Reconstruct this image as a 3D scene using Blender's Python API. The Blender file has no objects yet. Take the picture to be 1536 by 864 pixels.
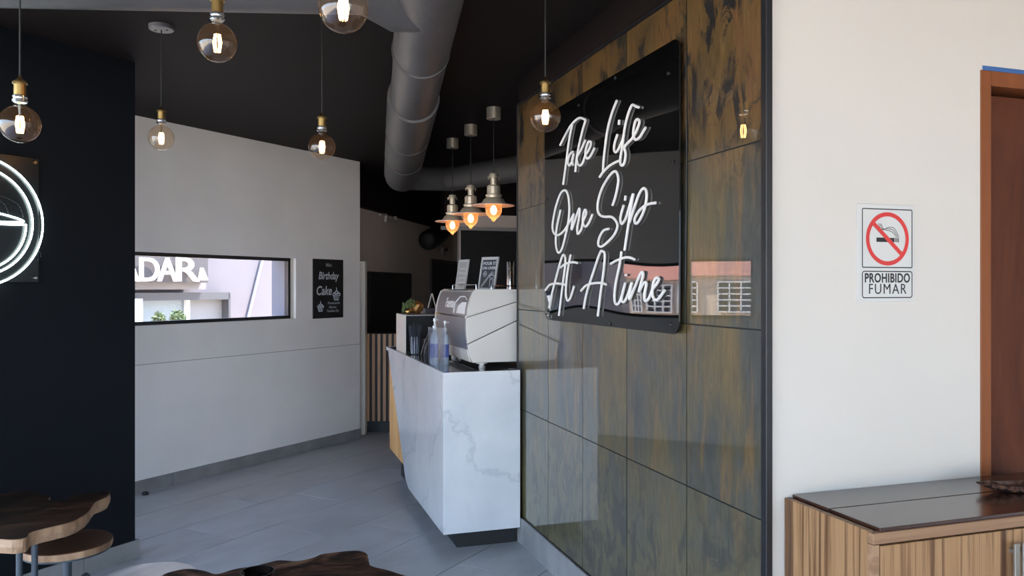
import bpy, bmesh, math, random
from mathutils import Vector, Matrix
random.seed(7)
PI = math.pi
D = bpy.data
SC = bpy.context.scene
COL = SC.collection

# ------------------------------------------------------------------ camera
YAW = math.radians(18.0)
CA, SA = math.cos(YAW), math.sin(YAW)
F = 1180.0
EYE = 1.6
cam = D.cameras.new('camera'); co = D.objects.new('camera', cam); COL.objects.link(co)
co.location = (0, 0, EYE); co.rotation_euler = (PI/2, 0, -YAW)
cam.sensor_width = 36; cam.lens = F/1536*36; cam.shift_y = -2/1536
cam.clip_start = 0.05; cam.clip_end = 300
SC.camera = co

# ------------------------------------------------------------------ world, sun, exposure
SC.view_settings.view_transform = 'Standard'
SC.view_settings.look = 'None'
SC.view_settings.gamma = 1
SC.view_settings.use_curve_mapping = False
SC.view_settings.exposure = 1.5
w = D.worlds.new('sky'); SC.world = w; w.use_nodes = True
nt = w.node_tree; nt.nodes.clear()
tc = nt.nodes.new('ShaderNodeTexCoord'); sx = nt.nodes.new('ShaderNodeSeparateXYZ')
rp = nt.nodes.new('ShaderNodeValToRGB'); bg = nt.nodes.new('ShaderNodeBackground'); wo = nt.nodes.new('ShaderNodeOutputWorld')
nt.links.new(tc.outputs['Generated'], sx.inputs[0]); nt.links.new(sx.outputs[2], rp.inputs[0])
nt.links.new(rp.outputs[0], bg.inputs[0]); nt.links.new(bg.outputs[0], wo.inputs[0])
rp.color_ramp.elements[0].position = 0.0; rp.color_ramp.elements[0].color = (0.66, 0.82, 1.0, 1)
rp.color_ramp.elements[1].position = 0.7; rp.color_ramp.elements[1].color = (0.36, 0.58, 1.0, 1)
bg.inputs[1].default_value = 3.0
sl = D.lights.new('sun', 'SUN'); sl.energy = 13.0; sl.angle = 0.02; sl.color = (1.0, 0.92, 0.80)
so = D.objects.new('sun', sl); COL.objects.link(so)
so.rotation_euler = Vector((-0.50, -0.10, -0.95)).to_track_quat('-Z', 'Y').to_euler()
# ------------------------------------------------------------------ geometry helpers
O_ = Vector((-0.9, 6.65, 0)); G = Vector((0.741, 0.672, 0)).normalized(); N = Vector((-G.y, G.x, 0))
ANG = math.atan2(G.y, G.x)
def L(s, n, z=0): return O_ + G*s + N*n + Vector((0, 0, z))          # skewed-wall frame to world
def ray(u, v):
    a = (u-768)/F; b = (430-v)/F
    return Vector((CA*a+SA, -SA*a+CA, b))
def at_d(u, v, d): return Vector((0, 0, EYE)) + ray(u, v)*d
def at_z(u, v, z):
    r = ray(u, v); return Vector((0, 0, EYE)) + r*((z-EYE)/r.z)
def at_x(u, v, x):
    r = ray(u, v); return Vector((0, 0, EYE)) + r*(x/r.x)
def at_y(u, v, y):
    r = ray(u, v); return Vector((0, 0, EYE)) + r*(y/r.y)
def at_n(u, v, n):                                                    # -> (s, z) on a plane parallel to the skewed wall
    r = ray(u, v); c = Vector((0, 0, EYE))
    t = (n-(c-O_).dot(N))/r.dot(N); p = c+r*t
    return (p-O_).dot(G), p.z
def at_n_mirror(u, v, n):                                             # the same, seen by way of the lacquered wall
    r = ray(u, v); r = Vector((-r.x, r.y, r.z)); c = Vector((2*1.576, 0, EYE))
    t = (n-(c-O_).dot(N))/r.dot(N); p = c+r*t
    return (p-O_).dot(G), p.z

def B(): return bmesh.new()
def box(bm, x0, x1, y0, y1, z0, z1, mi=0, M=None):
    vs = [bm.verts.new(p) for p in ((x0,y0,z0),(x1,y0,z0),(x1,y1,z0),(x0,y1,z0),(x0,y0,z1),(x1,y0,z1),(x1,y1,z1),(x0,y1,z1))]
    for f in ((0,3,2,1),(4,5,6,7),(0,1,5,4),(1,2,6,5),(2,3,7,6),(3,0,4,7)):
        fc = bm.faces.new([vs[i] for i in f]); fc.material_index = mi
    if M: bmesh.ops.transform(bm, matrix=M, verts=vs)
    return vs
def tube(bm, pts, r, seg=8, closed=False, caps=True, ry=None):
    pts = [Vector(p) for p in pts]; n = len(pts); rings = []
    rs = r if isinstance(r, (list, tuple)) else [r]*n
    ref = None
    for i, p in enumerate(pts):
        a = pts[(i-1) % n] if (closed or i > 0) else p
        b = pts[(i+1) % n] if (closed or i < n-1) else p
        t = (b-a).normalized()
        if ref is None:
            ref = Vector((0,0,1)) if abs(t.z) < 0.9 else Vector((1,0,0))
        x = (ref - t*ref.dot(t))
        if x.length < 1e-4: x = t.orthogonal()
        x.normalize(); ref = x; y = t.cross(x)
        rings.append([bm.verts.new(p + (x*math.cos(2*PI*k/seg)+y*math.sin(2*PI*k/seg))*rs[i]) for k in range(seg)])
    m = n if closed else n-1
    for i in range(m):
        a, b = rings[i], rings[(i+1) % n]
        for k in range(seg):
            bm.faces.new((a[k], a[(k+1)%seg], b[(k+1)%seg], b[k]))
    if caps and not closed:
        bm.faces.new(rings[0][::-1]); bm.faces.new(rings[-1])
def lathe(bm, prof, seg=24, c=(0,0,0), M=None):
    rings = []; c = Vector(c); new = []
    for r, z in prof:
        if r < 1e-5:
            v = bm.verts.new(c+Vector((0,0,z))); rings.append([v]); new.append(v)
        else:
            rg = [bm.verts.new(c+Vector((r*math.cos(2*PI*k/seg), r*math.sin(2*PI*k/seg), z))) for k in range(seg)]
            rings.append(rg); new += rg
    for a, b in zip(rings, rings[1:]):
        for k in range(seg):
            q = [a[k % len(a)], a[(k+1) % len(a)], b[(k+1) % len(b)], b[k % len(b)]]
            u = []
            for x in q:
                if x not in u: u.append(x)
            if len(u) > 2: bm.faces.new(u)
    if M: bmesh.ops.transform(bm, matrix=M, verts=new)
def prism(bm, poly, z0, z1, mi_top=0, mi_side=0, M=None):
    a = [bm.verts.new((p[0], p[1], z0)) for p in poly]; b = [bm.verts.new((p[0], p[1], z1)) for p in poly]
    f = bm.faces.new(a[::-1]); f.material_index = mi_side
    f = bm.faces.new(b); f.material_index = mi_top
    n = len(poly)
    for i in range(n):
        f = bm.faces.new((a[i], a[(i+1)%n], b[(i+1)%n], b[i])); f.material_index = mi_side
    if M: bmesh.ops.transform(bm, matrix=M, verts=a+b)
def spline(pts, k=6, closed=False):
    P = [Vector(p) for p in pts]; n = len(P); out = []
    for i in range(n if closed else n-1):
        p0 = P[(i-1) % n] if (closed or i > 0) else P[0]
        p1 = P[i]; p2 = P[(i+1) % n]
        p3 = P[(i+2) % n] if (closed or i < n-2) else P[-1]
        for j in range(k):
            t = j/k
            out.append(0.5*((2*p1)+(p2-p0)*t+(2*p0-5*p1+4*p2-p3)*t*t+(3*p1-p0-3*p2+p3)*t**3))
    if not closed: out.append(P[-1])
    return out
def obj(name, bm, m, parent=None, smooth=False, bevel=0, seg=2, loc=None, rot=None):
    bmesh.ops.recalc_face_normals(bm, faces=bm.faces)
    me = D.meshes.new(name); bm.to_mesh(me); bm.free()
    ms = m if isinstance(m, (list, tuple)) else [m]
    for x in ms: me.materials.append(x)
    if smooth:
        me.polygons.foreach_set('use_smooth', [True]*len(me.polygons))
        try: me.set_sharp_from_angle(angle=math.radians(40))
        except Exception: pass
    o = D.objects.new(name, me); COL.objects.link(o)
    if loc is not None: o.location = loc
    if rot is not None: o.rotation_euler = rot
    if parent: o.parent = parent
    if bevel:
        b = o.modifiers.new('bevel', 'BEVEL'); b.width = bevel; b.segments = seg; b.limit_method = 'ANGLE'; b.angle_limit = 0.6
    return o
def tag(o, label, cat, group=None):
    o['label'] = label; o['category'] = cat
    if group: o['group'] = group
    return o
def thing(name, label, cat, loc=(0,0,0), rz=0, group=None):
    o = D.objects.new(name, None); COL.objects.link(o); o.location = loc; o.rotation_euler = (0,0,rz); o.empty_display_size = 0.1
    return tag(o, label, cat, group)
def structure(o, label=None):
    o['kind'] = 'structure'
    if label: o['label'] = label
    return o
def sempty(name, loc=(0,0,0), rz=0):
    o = D.objects.new(name, None); COL.objects.link(o); o.location = loc; o.rotation_euler = (0,0,rz); return structure(o)
def text_mesh(name, s, size, m, parent, loc, rot, ext=0.0006, align='CENTER', bold=0.0, sxy=(1,1), shear=0.0, spacing=1.0):
    cu = D.curves.new('t', 'FONT'); cu.body = s; cu.size = size; cu.extrude = ext; cu.align_x = align; cu.align_y = 'CENTER'
    cu.offset = bold; cu.shear = shear; cu.space_character = spacing; cu.resolution_u = 4
    t = D.objects.new('t', cu); COL.objects.link(t)
    dg = bpy.context.evaluated_depsgraph_get(); me = D.meshes.new_from_object(t.evaluated_get(dg))
    D.objects.remove(t)
    me.name = name; me.materials.clear(); me.materials.append(m)
    o = D.objects.new(name, me); COL.objects.link(o); o.parent = parent; o.location = loc; o.rotation_euler = rot; o.scale = (sxy[0], sxy[1], 1)
    return o

# ------------------------------------------------------------------ materials
def mat(name, col, rough=0.5, metal=0.0, **k):
    m = D.materials.new(name); m.use_nodes = True; p = m.node_tree.nodes['Principled BSDF']
    p.inputs['Base Color'].default_value = (*col, 1); p.inputs['Roughness'].default_value = rough; p.inputs['Metallic'].default_value = metal
    for a, b in k.items():
        p.inputs[a].default_value = b
    return m
def P(m): return m.node_tree.nodes['Principled BSDF']
def nd(m, t, **k):
    n = m.node_tree.nodes.new(t)
    for a, b in k.items(): setattr(n, a, b)
    return n
def lk(m, a, b): m.node_tree.links.new(a, b)
def coords(m, scale=(1,1,1), rnd=True):
    """object coordinates, shifted per object so that alike pieces differ"""
    t = nd(m, 'ShaderNodeTexCoord'); mp = nd(m, 'ShaderNodeMapping'); mp.inputs['Scale'].default_value = scale
    if rnd:
        oi = nd(m, 'ShaderNodeObjectInfo'); mu = nd(m, 'ShaderNodeMath', operation='MULTIPLY'); mu.inputs[1].default_value = 37.0
        ad = nd(m, 'ShaderNodeVectorMath', operation='ADD')
        lk(m, oi.outputs['Random'], mu.inputs[0]); lk(m, t.outputs['Object'], ad.inputs[0]); lk(m, mu.outputs[0], ad.inputs[1]); lk(m, ad.outputs[0], mp.inputs[0])
    else: lk(m, t.outputs['Object'], mp.inputs[0])
    return mp.outputs[0]
def noise(m, vec, scale, detail=4, rough=0.55, dist=0.0):
    n = nd(m, 'ShaderNodeTexNoise'); n.inputs['Scale'].default_value = scale; n.inputs['Detail'].default_value = detail
    n.inputs['Roughness'].default_value = rough; n.inputs['Distortion'].default_value = dist
    lk(m, vec, n.inputs['Vector']); return n.outputs[0]
def ramp(m, fac, stops):
    r = nd(m, 'ShaderNodeValToRGB'); e = r.color_ramp.elements
    while len(e) < len(stops): e.new(0.5)
    for i, (p, c) in enumerate(stops): e[i].position = p; e[i].color = (*c, 1) if len(c) == 3 else c
    lk(m, fac, r.inputs[0]); return r.outputs[0]
def mixc(m, fac, a, b, mode='MIX'):
    x = nd(m, 'ShaderNodeMix', data_type='RGBA', blend_type=mode)
    if isinstance(fac, float): x.inputs[0].default_value = fac
    else: lk(m, fac, x.inputs[0])
    for sock, val in ((x.inputs[6], a), (x.inputs[7], b)):
        if isinstance(val, tuple): sock.default_value = (*val, 1)
        else: lk(m, val, sock)
    return x.outputs[2]
def bump(m, h, strength=0.2, dist=0.01):
    b = nd(m, 'ShaderNodeBump'); b.inputs['Strength'].default_value = strength; b.inputs['Distance'].default_value = dist
    lk(m, h, b.inputs['Height']); lk(m, b.outputs[0], P(m).inputs['Normal'])
def base(m, c): lk(m, c, P(m).inputs['Base Color'])

def paint(name, col, rough=0.6, amt=0.06, b=0.08):
    m = mat(name, col, rough); v = coords(m, rnd=False); n = noise(m, v, 1.3, 5)
    lo = tuple(c*(1-amt) for c in col); hi = tuple(min(1, c*(1+amt)) for c in col)
    base(m, ramp(m, n, [(0.3, lo), (0.7, hi)])); bump(m, noise(m, v, 90, 3), b, 0.002); return m
M_grey = paint('grey_plaster', (0.84, 0.815, 0.79), 0.6)
M_white = paint('white_plaster', (0.64, 0.59, 0.525), 0.6, 0.02, 0.15)
M_black = paint('black_wall_paint', (0.0045, 0.0060, 0.0085), 0.6)
M_ceil = paint('dark_ceiling_paint', (0.011, 0.0070, 0.006), 0.7)
P(M_black).inputs['Specular IOR Level'].default_value = 0.2; P(M_ceil).inputs['Specular IOR Level'].default_value = 0.2
M_dim = paint('brown_grey_paint', (0.66, 0.55, 0.48), 0.6)
M_duct = mat('painted_duct', (0.10, 0.095, 0.095), 0.5)
_v = coords(M_duct, rnd=False); bump(M_duct, noise(M_duct, _v, 25, 4), 0.25, 0.01)
base(M_duct, ramp(M_duct, noise(M_duct, _v, 3, 5), [(0.3, (0.062, 0.060, 0.061)), (0.7, (0.080, 0.076, 0.078))]))
M_blackmetal = mat('black_metal', (0.012, 0.012, 0.014), 0.4)
M_dark = mat('matt_black', (0.008, 0.008, 0.009), 0.6)
M_brass = mat('aged_brass', (0.55, 0.36, 0.13), 0.3, 1.0)
M_nickel = mat('brushed_champagne_metal', (0.62, 0.53, 0.40), 0.4, 0.55)
M_copperin = mat('pale_copper_enamel', (0.72, 0.58, 0.53), 0.35, 0.1)
M_chrome = mat('chrome', (0.8, 0.8, 0.8), 0.12, 1.0)
M_whitepl = mat('white_enamel', (0.61, 0.575, 0.53), 0.25)
M_legs = mat('blue_grey_powder_coat', (0.045, 0.06, 0.075), 0.45, 0.3)
M_white2 = mat('white_lacquer', (0.8, 0.8, 0.78), 0.4)
M_cord = mat('black_cable', (0.01, 0.01, 0.01), 0.6)
M_print_black = mat('black_ink', (0.015, 0.015, 0.015), 0.5)
M_print_red = mat('red_ink', (0.62, 0.035, 0.03), 0.45)
M_print_white = mat('white_sign_panel', (0.62, 0.60, 0.56), 0.35)
M_chalk = mat('white_chalk', (0.50, 0.52, 0.56), 0.9)
M_chalk2 = mat('chalk_dim', (0.30, 0.31, 0.34), 0.9)
M_blue = mat('blue_tape', (0.04, 0.12, 0.32), 0.6)

# brushed steel of the machine
M_steel = mat('brushed_steel', (0.30, 0.30, 0.315), 0.35, 0.7)
_v = coords(M_steel, (1, 2, 120), False); bump(M_steel, noise(M_steel, _v, 6, 2), 0.1, 0.002)

# patinated stone / metal tiles under clear lacquer
M_tile = mat('patinated_lacquered_tile', (0.1, 0.09, 0.05), 0.45)
v1 = coords(M_tile, (2.6, 2.6, 1.0)); v2 = coords(M_tile, (8, 8, 3.6))
nA = noise(M_tile, v1, 1.5, 7, 0.62, 0.5); nB = noise(M_tile, v2, 1.6, 7, 0.68, 0.8)
golden = ramp(M_tile, nA, [(0.32, (0.035, 0.028, 0.018)), (0.44, (0.085, 0.052, 0.018)), (0.56, (0.125, 0.068, 0.021)), (0.72, (0.145, 0.066, 0.024))])
slate = ramp(M_tile, nA, [(0.30, (0.026, 0.028, 0.024)), (0.42, (0.050, 0.052, 0.044)), (0.54, (0.080, 0.066, 0.030)), (0.66, (0.13, 0.085, 0.026))])
geo = nd(M_tile, 'ShaderNodeNewGeometry'); sz = nd(M_tile, 'ShaderNodeSeparateXYZ'); lk(M_tile, geo.outputs['Position'], sz.inputs[0])
ri = nd(M_tile, 'ShaderNodeObjectInfo')
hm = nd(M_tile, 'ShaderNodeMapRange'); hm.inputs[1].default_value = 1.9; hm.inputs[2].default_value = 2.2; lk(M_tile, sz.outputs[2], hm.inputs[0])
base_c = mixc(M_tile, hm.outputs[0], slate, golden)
v3 = coords(M_tile, (16, 16, 2.2)); nC = noise(M_tile, v3, 1.0, 6, 0.6, 0.4)
rust = ramp(M_tile, nC, [(0.53, (0, 0, 0)), (0.66, (1.0,)*3)])
base_c = mixc(M_tile, rust, base_c, (0.135, 0.080, 0.026))
nD = noise(M_tile, coords(M_tile, (3.2, 3.2, 2.0)), 1.0, 8, 0.66, 0.3)
b1 = ramp(M_tile, nB, [(0.45, (1, 1, 1)), (0.52, (0, 0, 0))]); b2 = ramp(M_tile, nD, [(0.49, (1, 1, 1)), (0.55, (0, 0, 0))])
blk = mixc(M_tile, 1.0, b1, b2, 'MULTIPLY')
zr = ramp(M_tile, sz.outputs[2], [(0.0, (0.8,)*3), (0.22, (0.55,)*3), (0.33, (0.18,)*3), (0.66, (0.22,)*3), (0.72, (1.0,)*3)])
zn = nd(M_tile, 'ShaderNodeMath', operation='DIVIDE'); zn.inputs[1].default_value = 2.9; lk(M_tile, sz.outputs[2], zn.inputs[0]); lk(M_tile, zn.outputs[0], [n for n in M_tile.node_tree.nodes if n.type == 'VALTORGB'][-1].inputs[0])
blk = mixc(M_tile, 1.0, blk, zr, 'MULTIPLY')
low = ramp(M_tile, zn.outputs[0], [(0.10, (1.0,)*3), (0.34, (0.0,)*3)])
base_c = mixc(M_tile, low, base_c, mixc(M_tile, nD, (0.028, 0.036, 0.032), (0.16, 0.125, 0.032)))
grain = ramp(M_tile, noise(M_tile, coords(M_tile, (60, 60, 9)), 1.0, 4, 0.7, 0.2), [(0.3, (0.72,)*3), (0.7, (1.25,)*3)])
base_c = mixc(M_tile, 1.0, base_c, grain, 'MULTIPLY')
base(M_tile, mixc(M_tile, blk, base_c, (0.012, 0.012, 0.012)))
bump(M_tile, nB, 0.10, 0.004)
P(M_tile).inputs['Coat Weight'].default_value = 1.0; P(M_tile).inputs['Coat Roughness'].default_value = 0.015; P(M_tile).inputs['Coat IOR'].default_value = 1.8

M_edge = mat('tile_edge', (0.02, 0.02, 0.02), 0.9); P(M_edge).inputs['Specular IOR Level'].default_value = 0.1
# black acrylic
M_acry = mat('black_acrylic', (0.003, 0.003, 0.003), 0.02); P(M_acry).inputs['IOR'].default_value = 1.75
M_neonpanel = mat('satin_black_panel', (0.006, 0.008, 0.009), 0.25)
# neon
def emis(name, col, s, basec=(0.8,0.8,0.8)):
    m = mat(name, basec, 0.4); P(m).inputs['Emission Color'].default_value = (*col, 1); P(m).inputs['Emission Strength'].default_value = s; return m
M_neon = emis('white_neon_flex', (1, 0.97, 0.93), 0.07, (0.56, 0.55, 0.54))
M_neon_cool = emis('cool_white_neon', (0.80, 1.0, 0.98), 4.0)
M_fil = emis('hot_filament', (1.0, 0.50, 0.16), 14.0)
M_filp = emis('warm_bulb_core', (1.0, 0.66, 0.34), 7.0)
# glass
def glass(name, tint, refl_ior=1.45, rough=0.0, amt=1.0):
    m = D.materials.new(name); m.use_nodes = True; t = m.node_tree; t.nodes.clear()
    o = t.nodes.new('ShaderNodeOutputMaterial'); mx = t.nodes.new('ShaderNodeMixShader'); tr = t.nodes.new('ShaderNodeBsdfTransparent')
    gl = t.nodes.new('ShaderNodeBsdfGlossy'); fr = t.nodes.new('ShaderNodeFresnel'); fr.inputs[0].default_value = refl_ior
    tr.inputs[0].default_value = (*tint, 1); gl.inputs['Roughness'].default_value = rough
    ge = t.nodes.new('ShaderNodeNewGeometry'); sb = t.nodes.new('ShaderNodeMath'); sb.operation = 'SUBTRACT'; sb.inputs[0].default_value = 1.0; ml = t.nodes.new('ShaderNodeMath'); ml.operation = 'MULTIPLY'
    t.links.new(ge.outputs['Backfacing'], sb.inputs[1]); t.links.new(fr.outputs[0], ml.inputs[0]); t.links.new(sb.outputs[0], ml.inputs[1]); t.links.new(ml.outputs[0], mx.inputs[0]); t.links.new(tr.outputs[0], mx.inputs[1]); t.links.new(gl.outputs[0], mx.inputs[2]); t.links.new(mx.outputs[0], o.inputs[0])
    return m
M_glass = glass('tinted_pane', (0.82, 0.82, 0.84))
M_bulb = glass('amber_bulb_glass', (0.94, 0.89, 0.80), 1.85, 0.02)
def haze(m, col, f):
    t = m.node_tree; o = [n for n in t.nodes if n.type == 'OUTPUT_MATERIAL'][0]; src = o.inputs[0].links[0].from_socket
    mx = t.nodes.new('ShaderNodeMixShader'); mx.inputs[0].default_value = f; df = t.nodes.new('ShaderNodeBsdfTranslucent'); df.inputs[0].default_value = (*col, 1)
    t.links.new(src, mx.inputs[1]); t.links.new(df.outputs[0], mx.inputs[2]); t.links.new(mx.outputs[0], o.inputs[0])
haze(M_bulb, (1.0, 0.80, 0.6), 0.010)
M_amber = glass('amber_jar_glass', (0.90, 0.62, 0.42), 1.6, 0.05)
M_clear = glass('clear_plastic', (0.86, 0.89, 0.93), 1.6, 0.05)
haze(M_amber, (1.0, 0.55, 0.30), 0.16)
haze(M_clear, (0.8, 0.85, 0.95), 0.12)

# floor tile
M_floor = mat('grey_porcelain_tile', (0.2, 0.2, 0.2), 0.38)
v1 = coords(M_floor, (1, 2.2, 1)); nA = noise(M_floor, v1, 1.6, 8, 0.6, 0.6); nB = noise(M_floor, v1, 30, 4)
c = ramp(M_floor, nA, [(0.3, (0.33, 0.335, 0.35)), (0.5, (0.41, 0.415, 0.43)), (0.72, (0.50, 0.50, 0.515))])
base(M_floor, c); bump(M_floor, nB, 0.06, 0.002)
lk(M_floor, ramp(M_floor, nA, [(0.3, (0.30,)*3), (0.7, (0.44,)*3)]), P(M_floor).inputs['Roughness'])
M_grout = mat('dark_grout', (0.07, 0.07, 0.072), 0.9)
M_skirt = mat('grey_skirting_tile', (0.24, 0.235, 0.235), 0.45)
v1 = coords(M_skirt, (1, 1, 1)); base(M_skirt, ramp(M_skirt, noise(M_skirt, v1, 5, 6), [(0.3, (0.19, 0.185, 0.185)), (0.7, (0.29, 0.285, 0.28))]))

# marble
M_marble = mat('white_veined_marble', (0.6, 0.6, 0.6), 0.12)
v1 = coords(M_marble, (1, 1, 1), False)
big = noise(M_marble, v1, 2.0, 6, 0.6, 0.3)
wv = nd(M_marble, 'ShaderNodeTexWave', wave_type='BANDS', bands_direction='DIAGONAL'); wv.inputs['Scale'].default_value = 0.75; wv.inputs['Distortion'].default_value = 9; wv.inputs['Detail'].default_value = 5; wv.inputs['Detail Scale'].default_value = 1.6; wv.inputs['Detail Roughness'].default_value = 0.62
lk(M_marble, v1, wv.inputs['Vector'])
vein = ramp(M_marble, wv.outputs['Fac'], [(0.0, (0.26,)*3), (0.005, (0.12,)*3), (0.03, (0,)*3)])
cl = ramp(M_marble, big, [(0.3, (0.56, 0.57, 0.59)), (0.7, (0.70, 0.70, 0.70))])
base(M_marble, mixc(M_marble, vein, cl, (0.25, 0.27, 0.31)))
M_topstone = mat('polished_dark_counter_stone', (0.08, 0.085, 0.10), 0.08)
P(M_topstone).inputs['Coat Weight'].default_value = 0.6

# woods
def wood(name, stops, axis='z', rough=0.4, sc=1.0, dist=2.0, across=22, along=0.8, coat=0.0):
    m = mat(name, stops[0][1], rough)
    s = {'x': (along, across, across), 'y': (across, along, across), 'z': (across, across, along)}[axis]
    v = coords(m, tuple(q*sc for q in s)); n = noise(m, v, 1.0, 5, 0.6, dist); base(m, ramp(m, n, stops))
    bump(m, n, 0.06, 0.003); P(m).inputs['Coat Weight'].default_value = coat; P(m).inputs['Coat Roughness'].default_value = 0.15; return m
M_zebra = wood('zebrano_veneer', [(0.34, (0.07, 0.028, 0.012)), (0.42, (0.17, 0.080, 0.032)), (0.49, (0.33, 0.175, 0.075)), (0.58, (0.38, 0.21, 0.095)), (0.66, (0.16, 0.075, 0.03))], 'z', 0.4, 1.0, 0.5, 26, 0.5)
M_zebrah = wood('zebrano_edge', [(0.35, (0.25, 0.13, 0.065)), (0.6, (0.38, 0.22, 0.12))], 'x', 0.4, 1.0, 0.5, 30, 0.6)
M_walnut = wood('dark_walnut_top', [(0.3, (0.020, 0.008, 0.005)), (0.55, (0.045, 0.016, 0.010)), (0.75, (0.065, 0.028, 0.018))], 'x', 0.22, 1.0, 1.0, 12, 0.8, 0.5)
M_slabtop = wood('dark_live_edge_top', [(0.35, (0.006, 0.003, 0.002)), (0.5, (0.016, 0.007, 0.004)), (0.60, (0.045, 0.018, 0.010)), (0.72, (0.10, 0.045, 0.022))], 'x', 0.3, 1.0, 2.5, 6, 2.0, 0.0); P(M_slabtop).inputs['Specular IOR Level'].default_value = 0.15
M_slabedge = wood('pale_sapwood_edge', [(0.3, (0.20, 0.11, 0.06)), (0.55, (0.38, 0.23, 0.13)), (0.75, (0.52, 0.35, 0.22))], 'z', 0.6, 1.0, 1.0, 12, 4)
M_rough = wood('rough_bark_slab', [(0.36, (0.006, 0.003, 0.002)), (0.45, (0.030, 0.012, 0.006)), (0.53, (0.085, 0.036, 0.018)), (0.64, (0.20, 0.11, 0.065))], 'x', 0.6, 1.0, 2.0, 5, 3.2, 0.0)
P(M_rough).inputs['Specular IOR Level'].default_value = 0.2; bump(M_rough, noise(M_rough, coords(M_rough, (1, 2, 1)), 30, 5), 0.6, 0.012)
M_seat = wood('brown_stool_seat', [(0.3, (0.06, 0.028, 0.016)), (0.6, (0.10, 0.048, 0.026)), (0.75, (0.14, 0.07, 0.04))], 'x', 0.4, 1.0, 1.0, 14, 1.2)
M_paleseat = wood('pale_stool_seat', [(0.3, (0.50, 0.45, 0.42)), (0.7, (0.66, 0.60, 0.57))], 'x', 0.25, 1.0, 1.0, 14, 1.2, 0.4)
M_oak = wood('light_oak_slat', [(0.3, (0.55, 0.27, 0.09)), (0.6, (0.70, 0.39, 0.15)), (0.75, (0.76, 0.47, 0.20))], 'z', 0.5, 1.0, 0.6, 18, 0.8)
M_brownslat = wood('orange_brown_slat', [(0.3, (0.30, 0.15, 0.07)), (0.7, (0.46, 0.26, 0.13))], 'z', 0.5, 1.0, 0.6, 18, 0.8)
M_doorframe = wood('reddish_door_frame', [(0.3, (0.17, 0.046, 0.014)), (0.7, (0.25, 0.078, 0.026))], 'z', 0.5, 1.0, 0.6, 10, 0.8)
M_doorpanel = wood('brown_door_panel', [(0.3, (0.065, 0.014, 0.005)), (0.55, (0.10, 0.024, 0.008)), (0.75, (0.14, 0.040, 0.014))], 'z', 0.5, 1.0, 2.0, 3, 1.2)

for _m in (M_doorframe, M_doorpanel): P(_m).inputs['Specular IOR Level'].default_value = 0.25
# ------------------------------------------------------------------ SETTING: floor
CEIL = 2.92
def poly_in(p, poly):
    r = False; n = len(poly)
    for i in range(n):
        a, b = poly[i], poly[(i+1) % n]
        if (a[1] > p[1]) != (b[1] > p[1]) and p[0] < (b[0]-a[0])*(p[1]-a[1])/(b[1]-a[1])+a[0]: r = not r
    return r
pA = L(2.62, 0.30); pB = L(-3.5, 0.30)
room = [(-3.35, -5.0), (4.05, -5.0), (4.05, 13.2), (pA.x, 13.2), (pA.x, pA.y), (pB.x, pB.y), (-3.35, 4.3)]
bm = B(); prism(bm, room, -0.12, -0.006)
floor = structure(obj('floor', bm, M_grout))
TL, TW, GAP = 1.0, 0.492, 0.005
for r in range(-18, 6):
    n0 = -0.05 + r*TW
    s_off = 0.32 + (r+2)*0.667
    for k in range(-9, 9):
        s0 = (s_off % 1.0) + k*TL
        c = L(s0+TL/2, n0+TW/2)
        hit = any(poly_in(L(s0+a*TL, n0+b*TW)[:2], room) for a in (0.05, 0.5, 0.95) for b in (0.1, 0.9))
        if not hit: continue
        if c.x > 3.6 or c.y < -1.2: continue
        
        bm = B(); a = TL/2-GAP/2; b_ = TW/2-GAP/2; t = 0.0015
        lo = [bm.verts.new((x, y, -0.008)) for x, y in ((-a,-b_),(a,-b_),(a,b_),(-a,b_))]
        hi = [bm.verts.new((x, y, -t)) for x, y in ((-a,-b_),(a,-b_),(a,b_),(-a,b_))]
        tp = [bm.verts.new((x, y, 0)) for x, y in ((-a+t,-b_+t),(a-t,-b_+t),(a-t,b_-t),(-a+t,b_-t))]
        for A_, B_ in ((lo, hi), (hi, tp)):
            for i in range(4): bm.faces.new((A_[i], A_[(i+1)%4], B_[(i+1)%4], B_[i]))
        bm.faces.new(tp)
        obj('tile', bm, M_floor, floor, loc=(c.x, c.y, 0), rot=(0, 0, ANG))

bm = B(); prism(bm, [(-3.35, -5.0), (4.05, -5.0), (4.05, -1.75), (-3.35, -1.75)], -0.01, -0.0045); obj('rear_floor', bm, M_floor, floor)
# ------------------------------------------------------------------ SETTING: ceiling
bm = B(); prism(bm, room, CEIL, CEIL+0.15)
structure(obj('ceiling', bm, M_ceil))

# ------------------------------------------------------------------ SETTING: skewed grey wall with slot window
WS0, WS1, WZ0, WZ1 = -0.507, 1.70, 1.295, 1.872
def skew(name, boxes, m, **k):
    bm = B()
    for b in boxes: box(bm, *b)
    return obj(name, bm, m, loc=O_, rot=(0, 0, ANG), **k)
gw = structure(skew('wall_left', [(-3.3, 2.62, 0, 0.30, 0, WZ0), (-3.3, 2.62, 0, 0.30, WZ1, CEIL), (-3.3, WS0, 0, 0.30, WZ0, WZ1), (WS1, 2.62, 0, 0.30, WZ0, WZ1)], M_grey))
bm = B(); box(bm, -1.5, 2.62, -0.0016, 0.001, 0.992, 0.996); obj('joint_line', bm, mat('joint_shadow_gap', (0.28, 0.27, 0.26), 0.8), gw)
wf = sempty('window_1', O_, ANG)
bm = B(); fw = 0.03
box(bm, WS0, WS1-0.035, 0.035, 0.085, WZ0, WZ0+fw); box(bm, WS0, WS1-0.035, 0.035, 0.085, WZ1-fw, WZ1)
box(bm, WS0, WS0+fw, 0.035, 0.085, WZ0, WZ1); box(bm, WS1-0.035-fw, WS1-0.035, 0.035, 0.085, WZ0, WZ1)
obj('window_frame', bm, M_blackmetal, wf)
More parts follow.
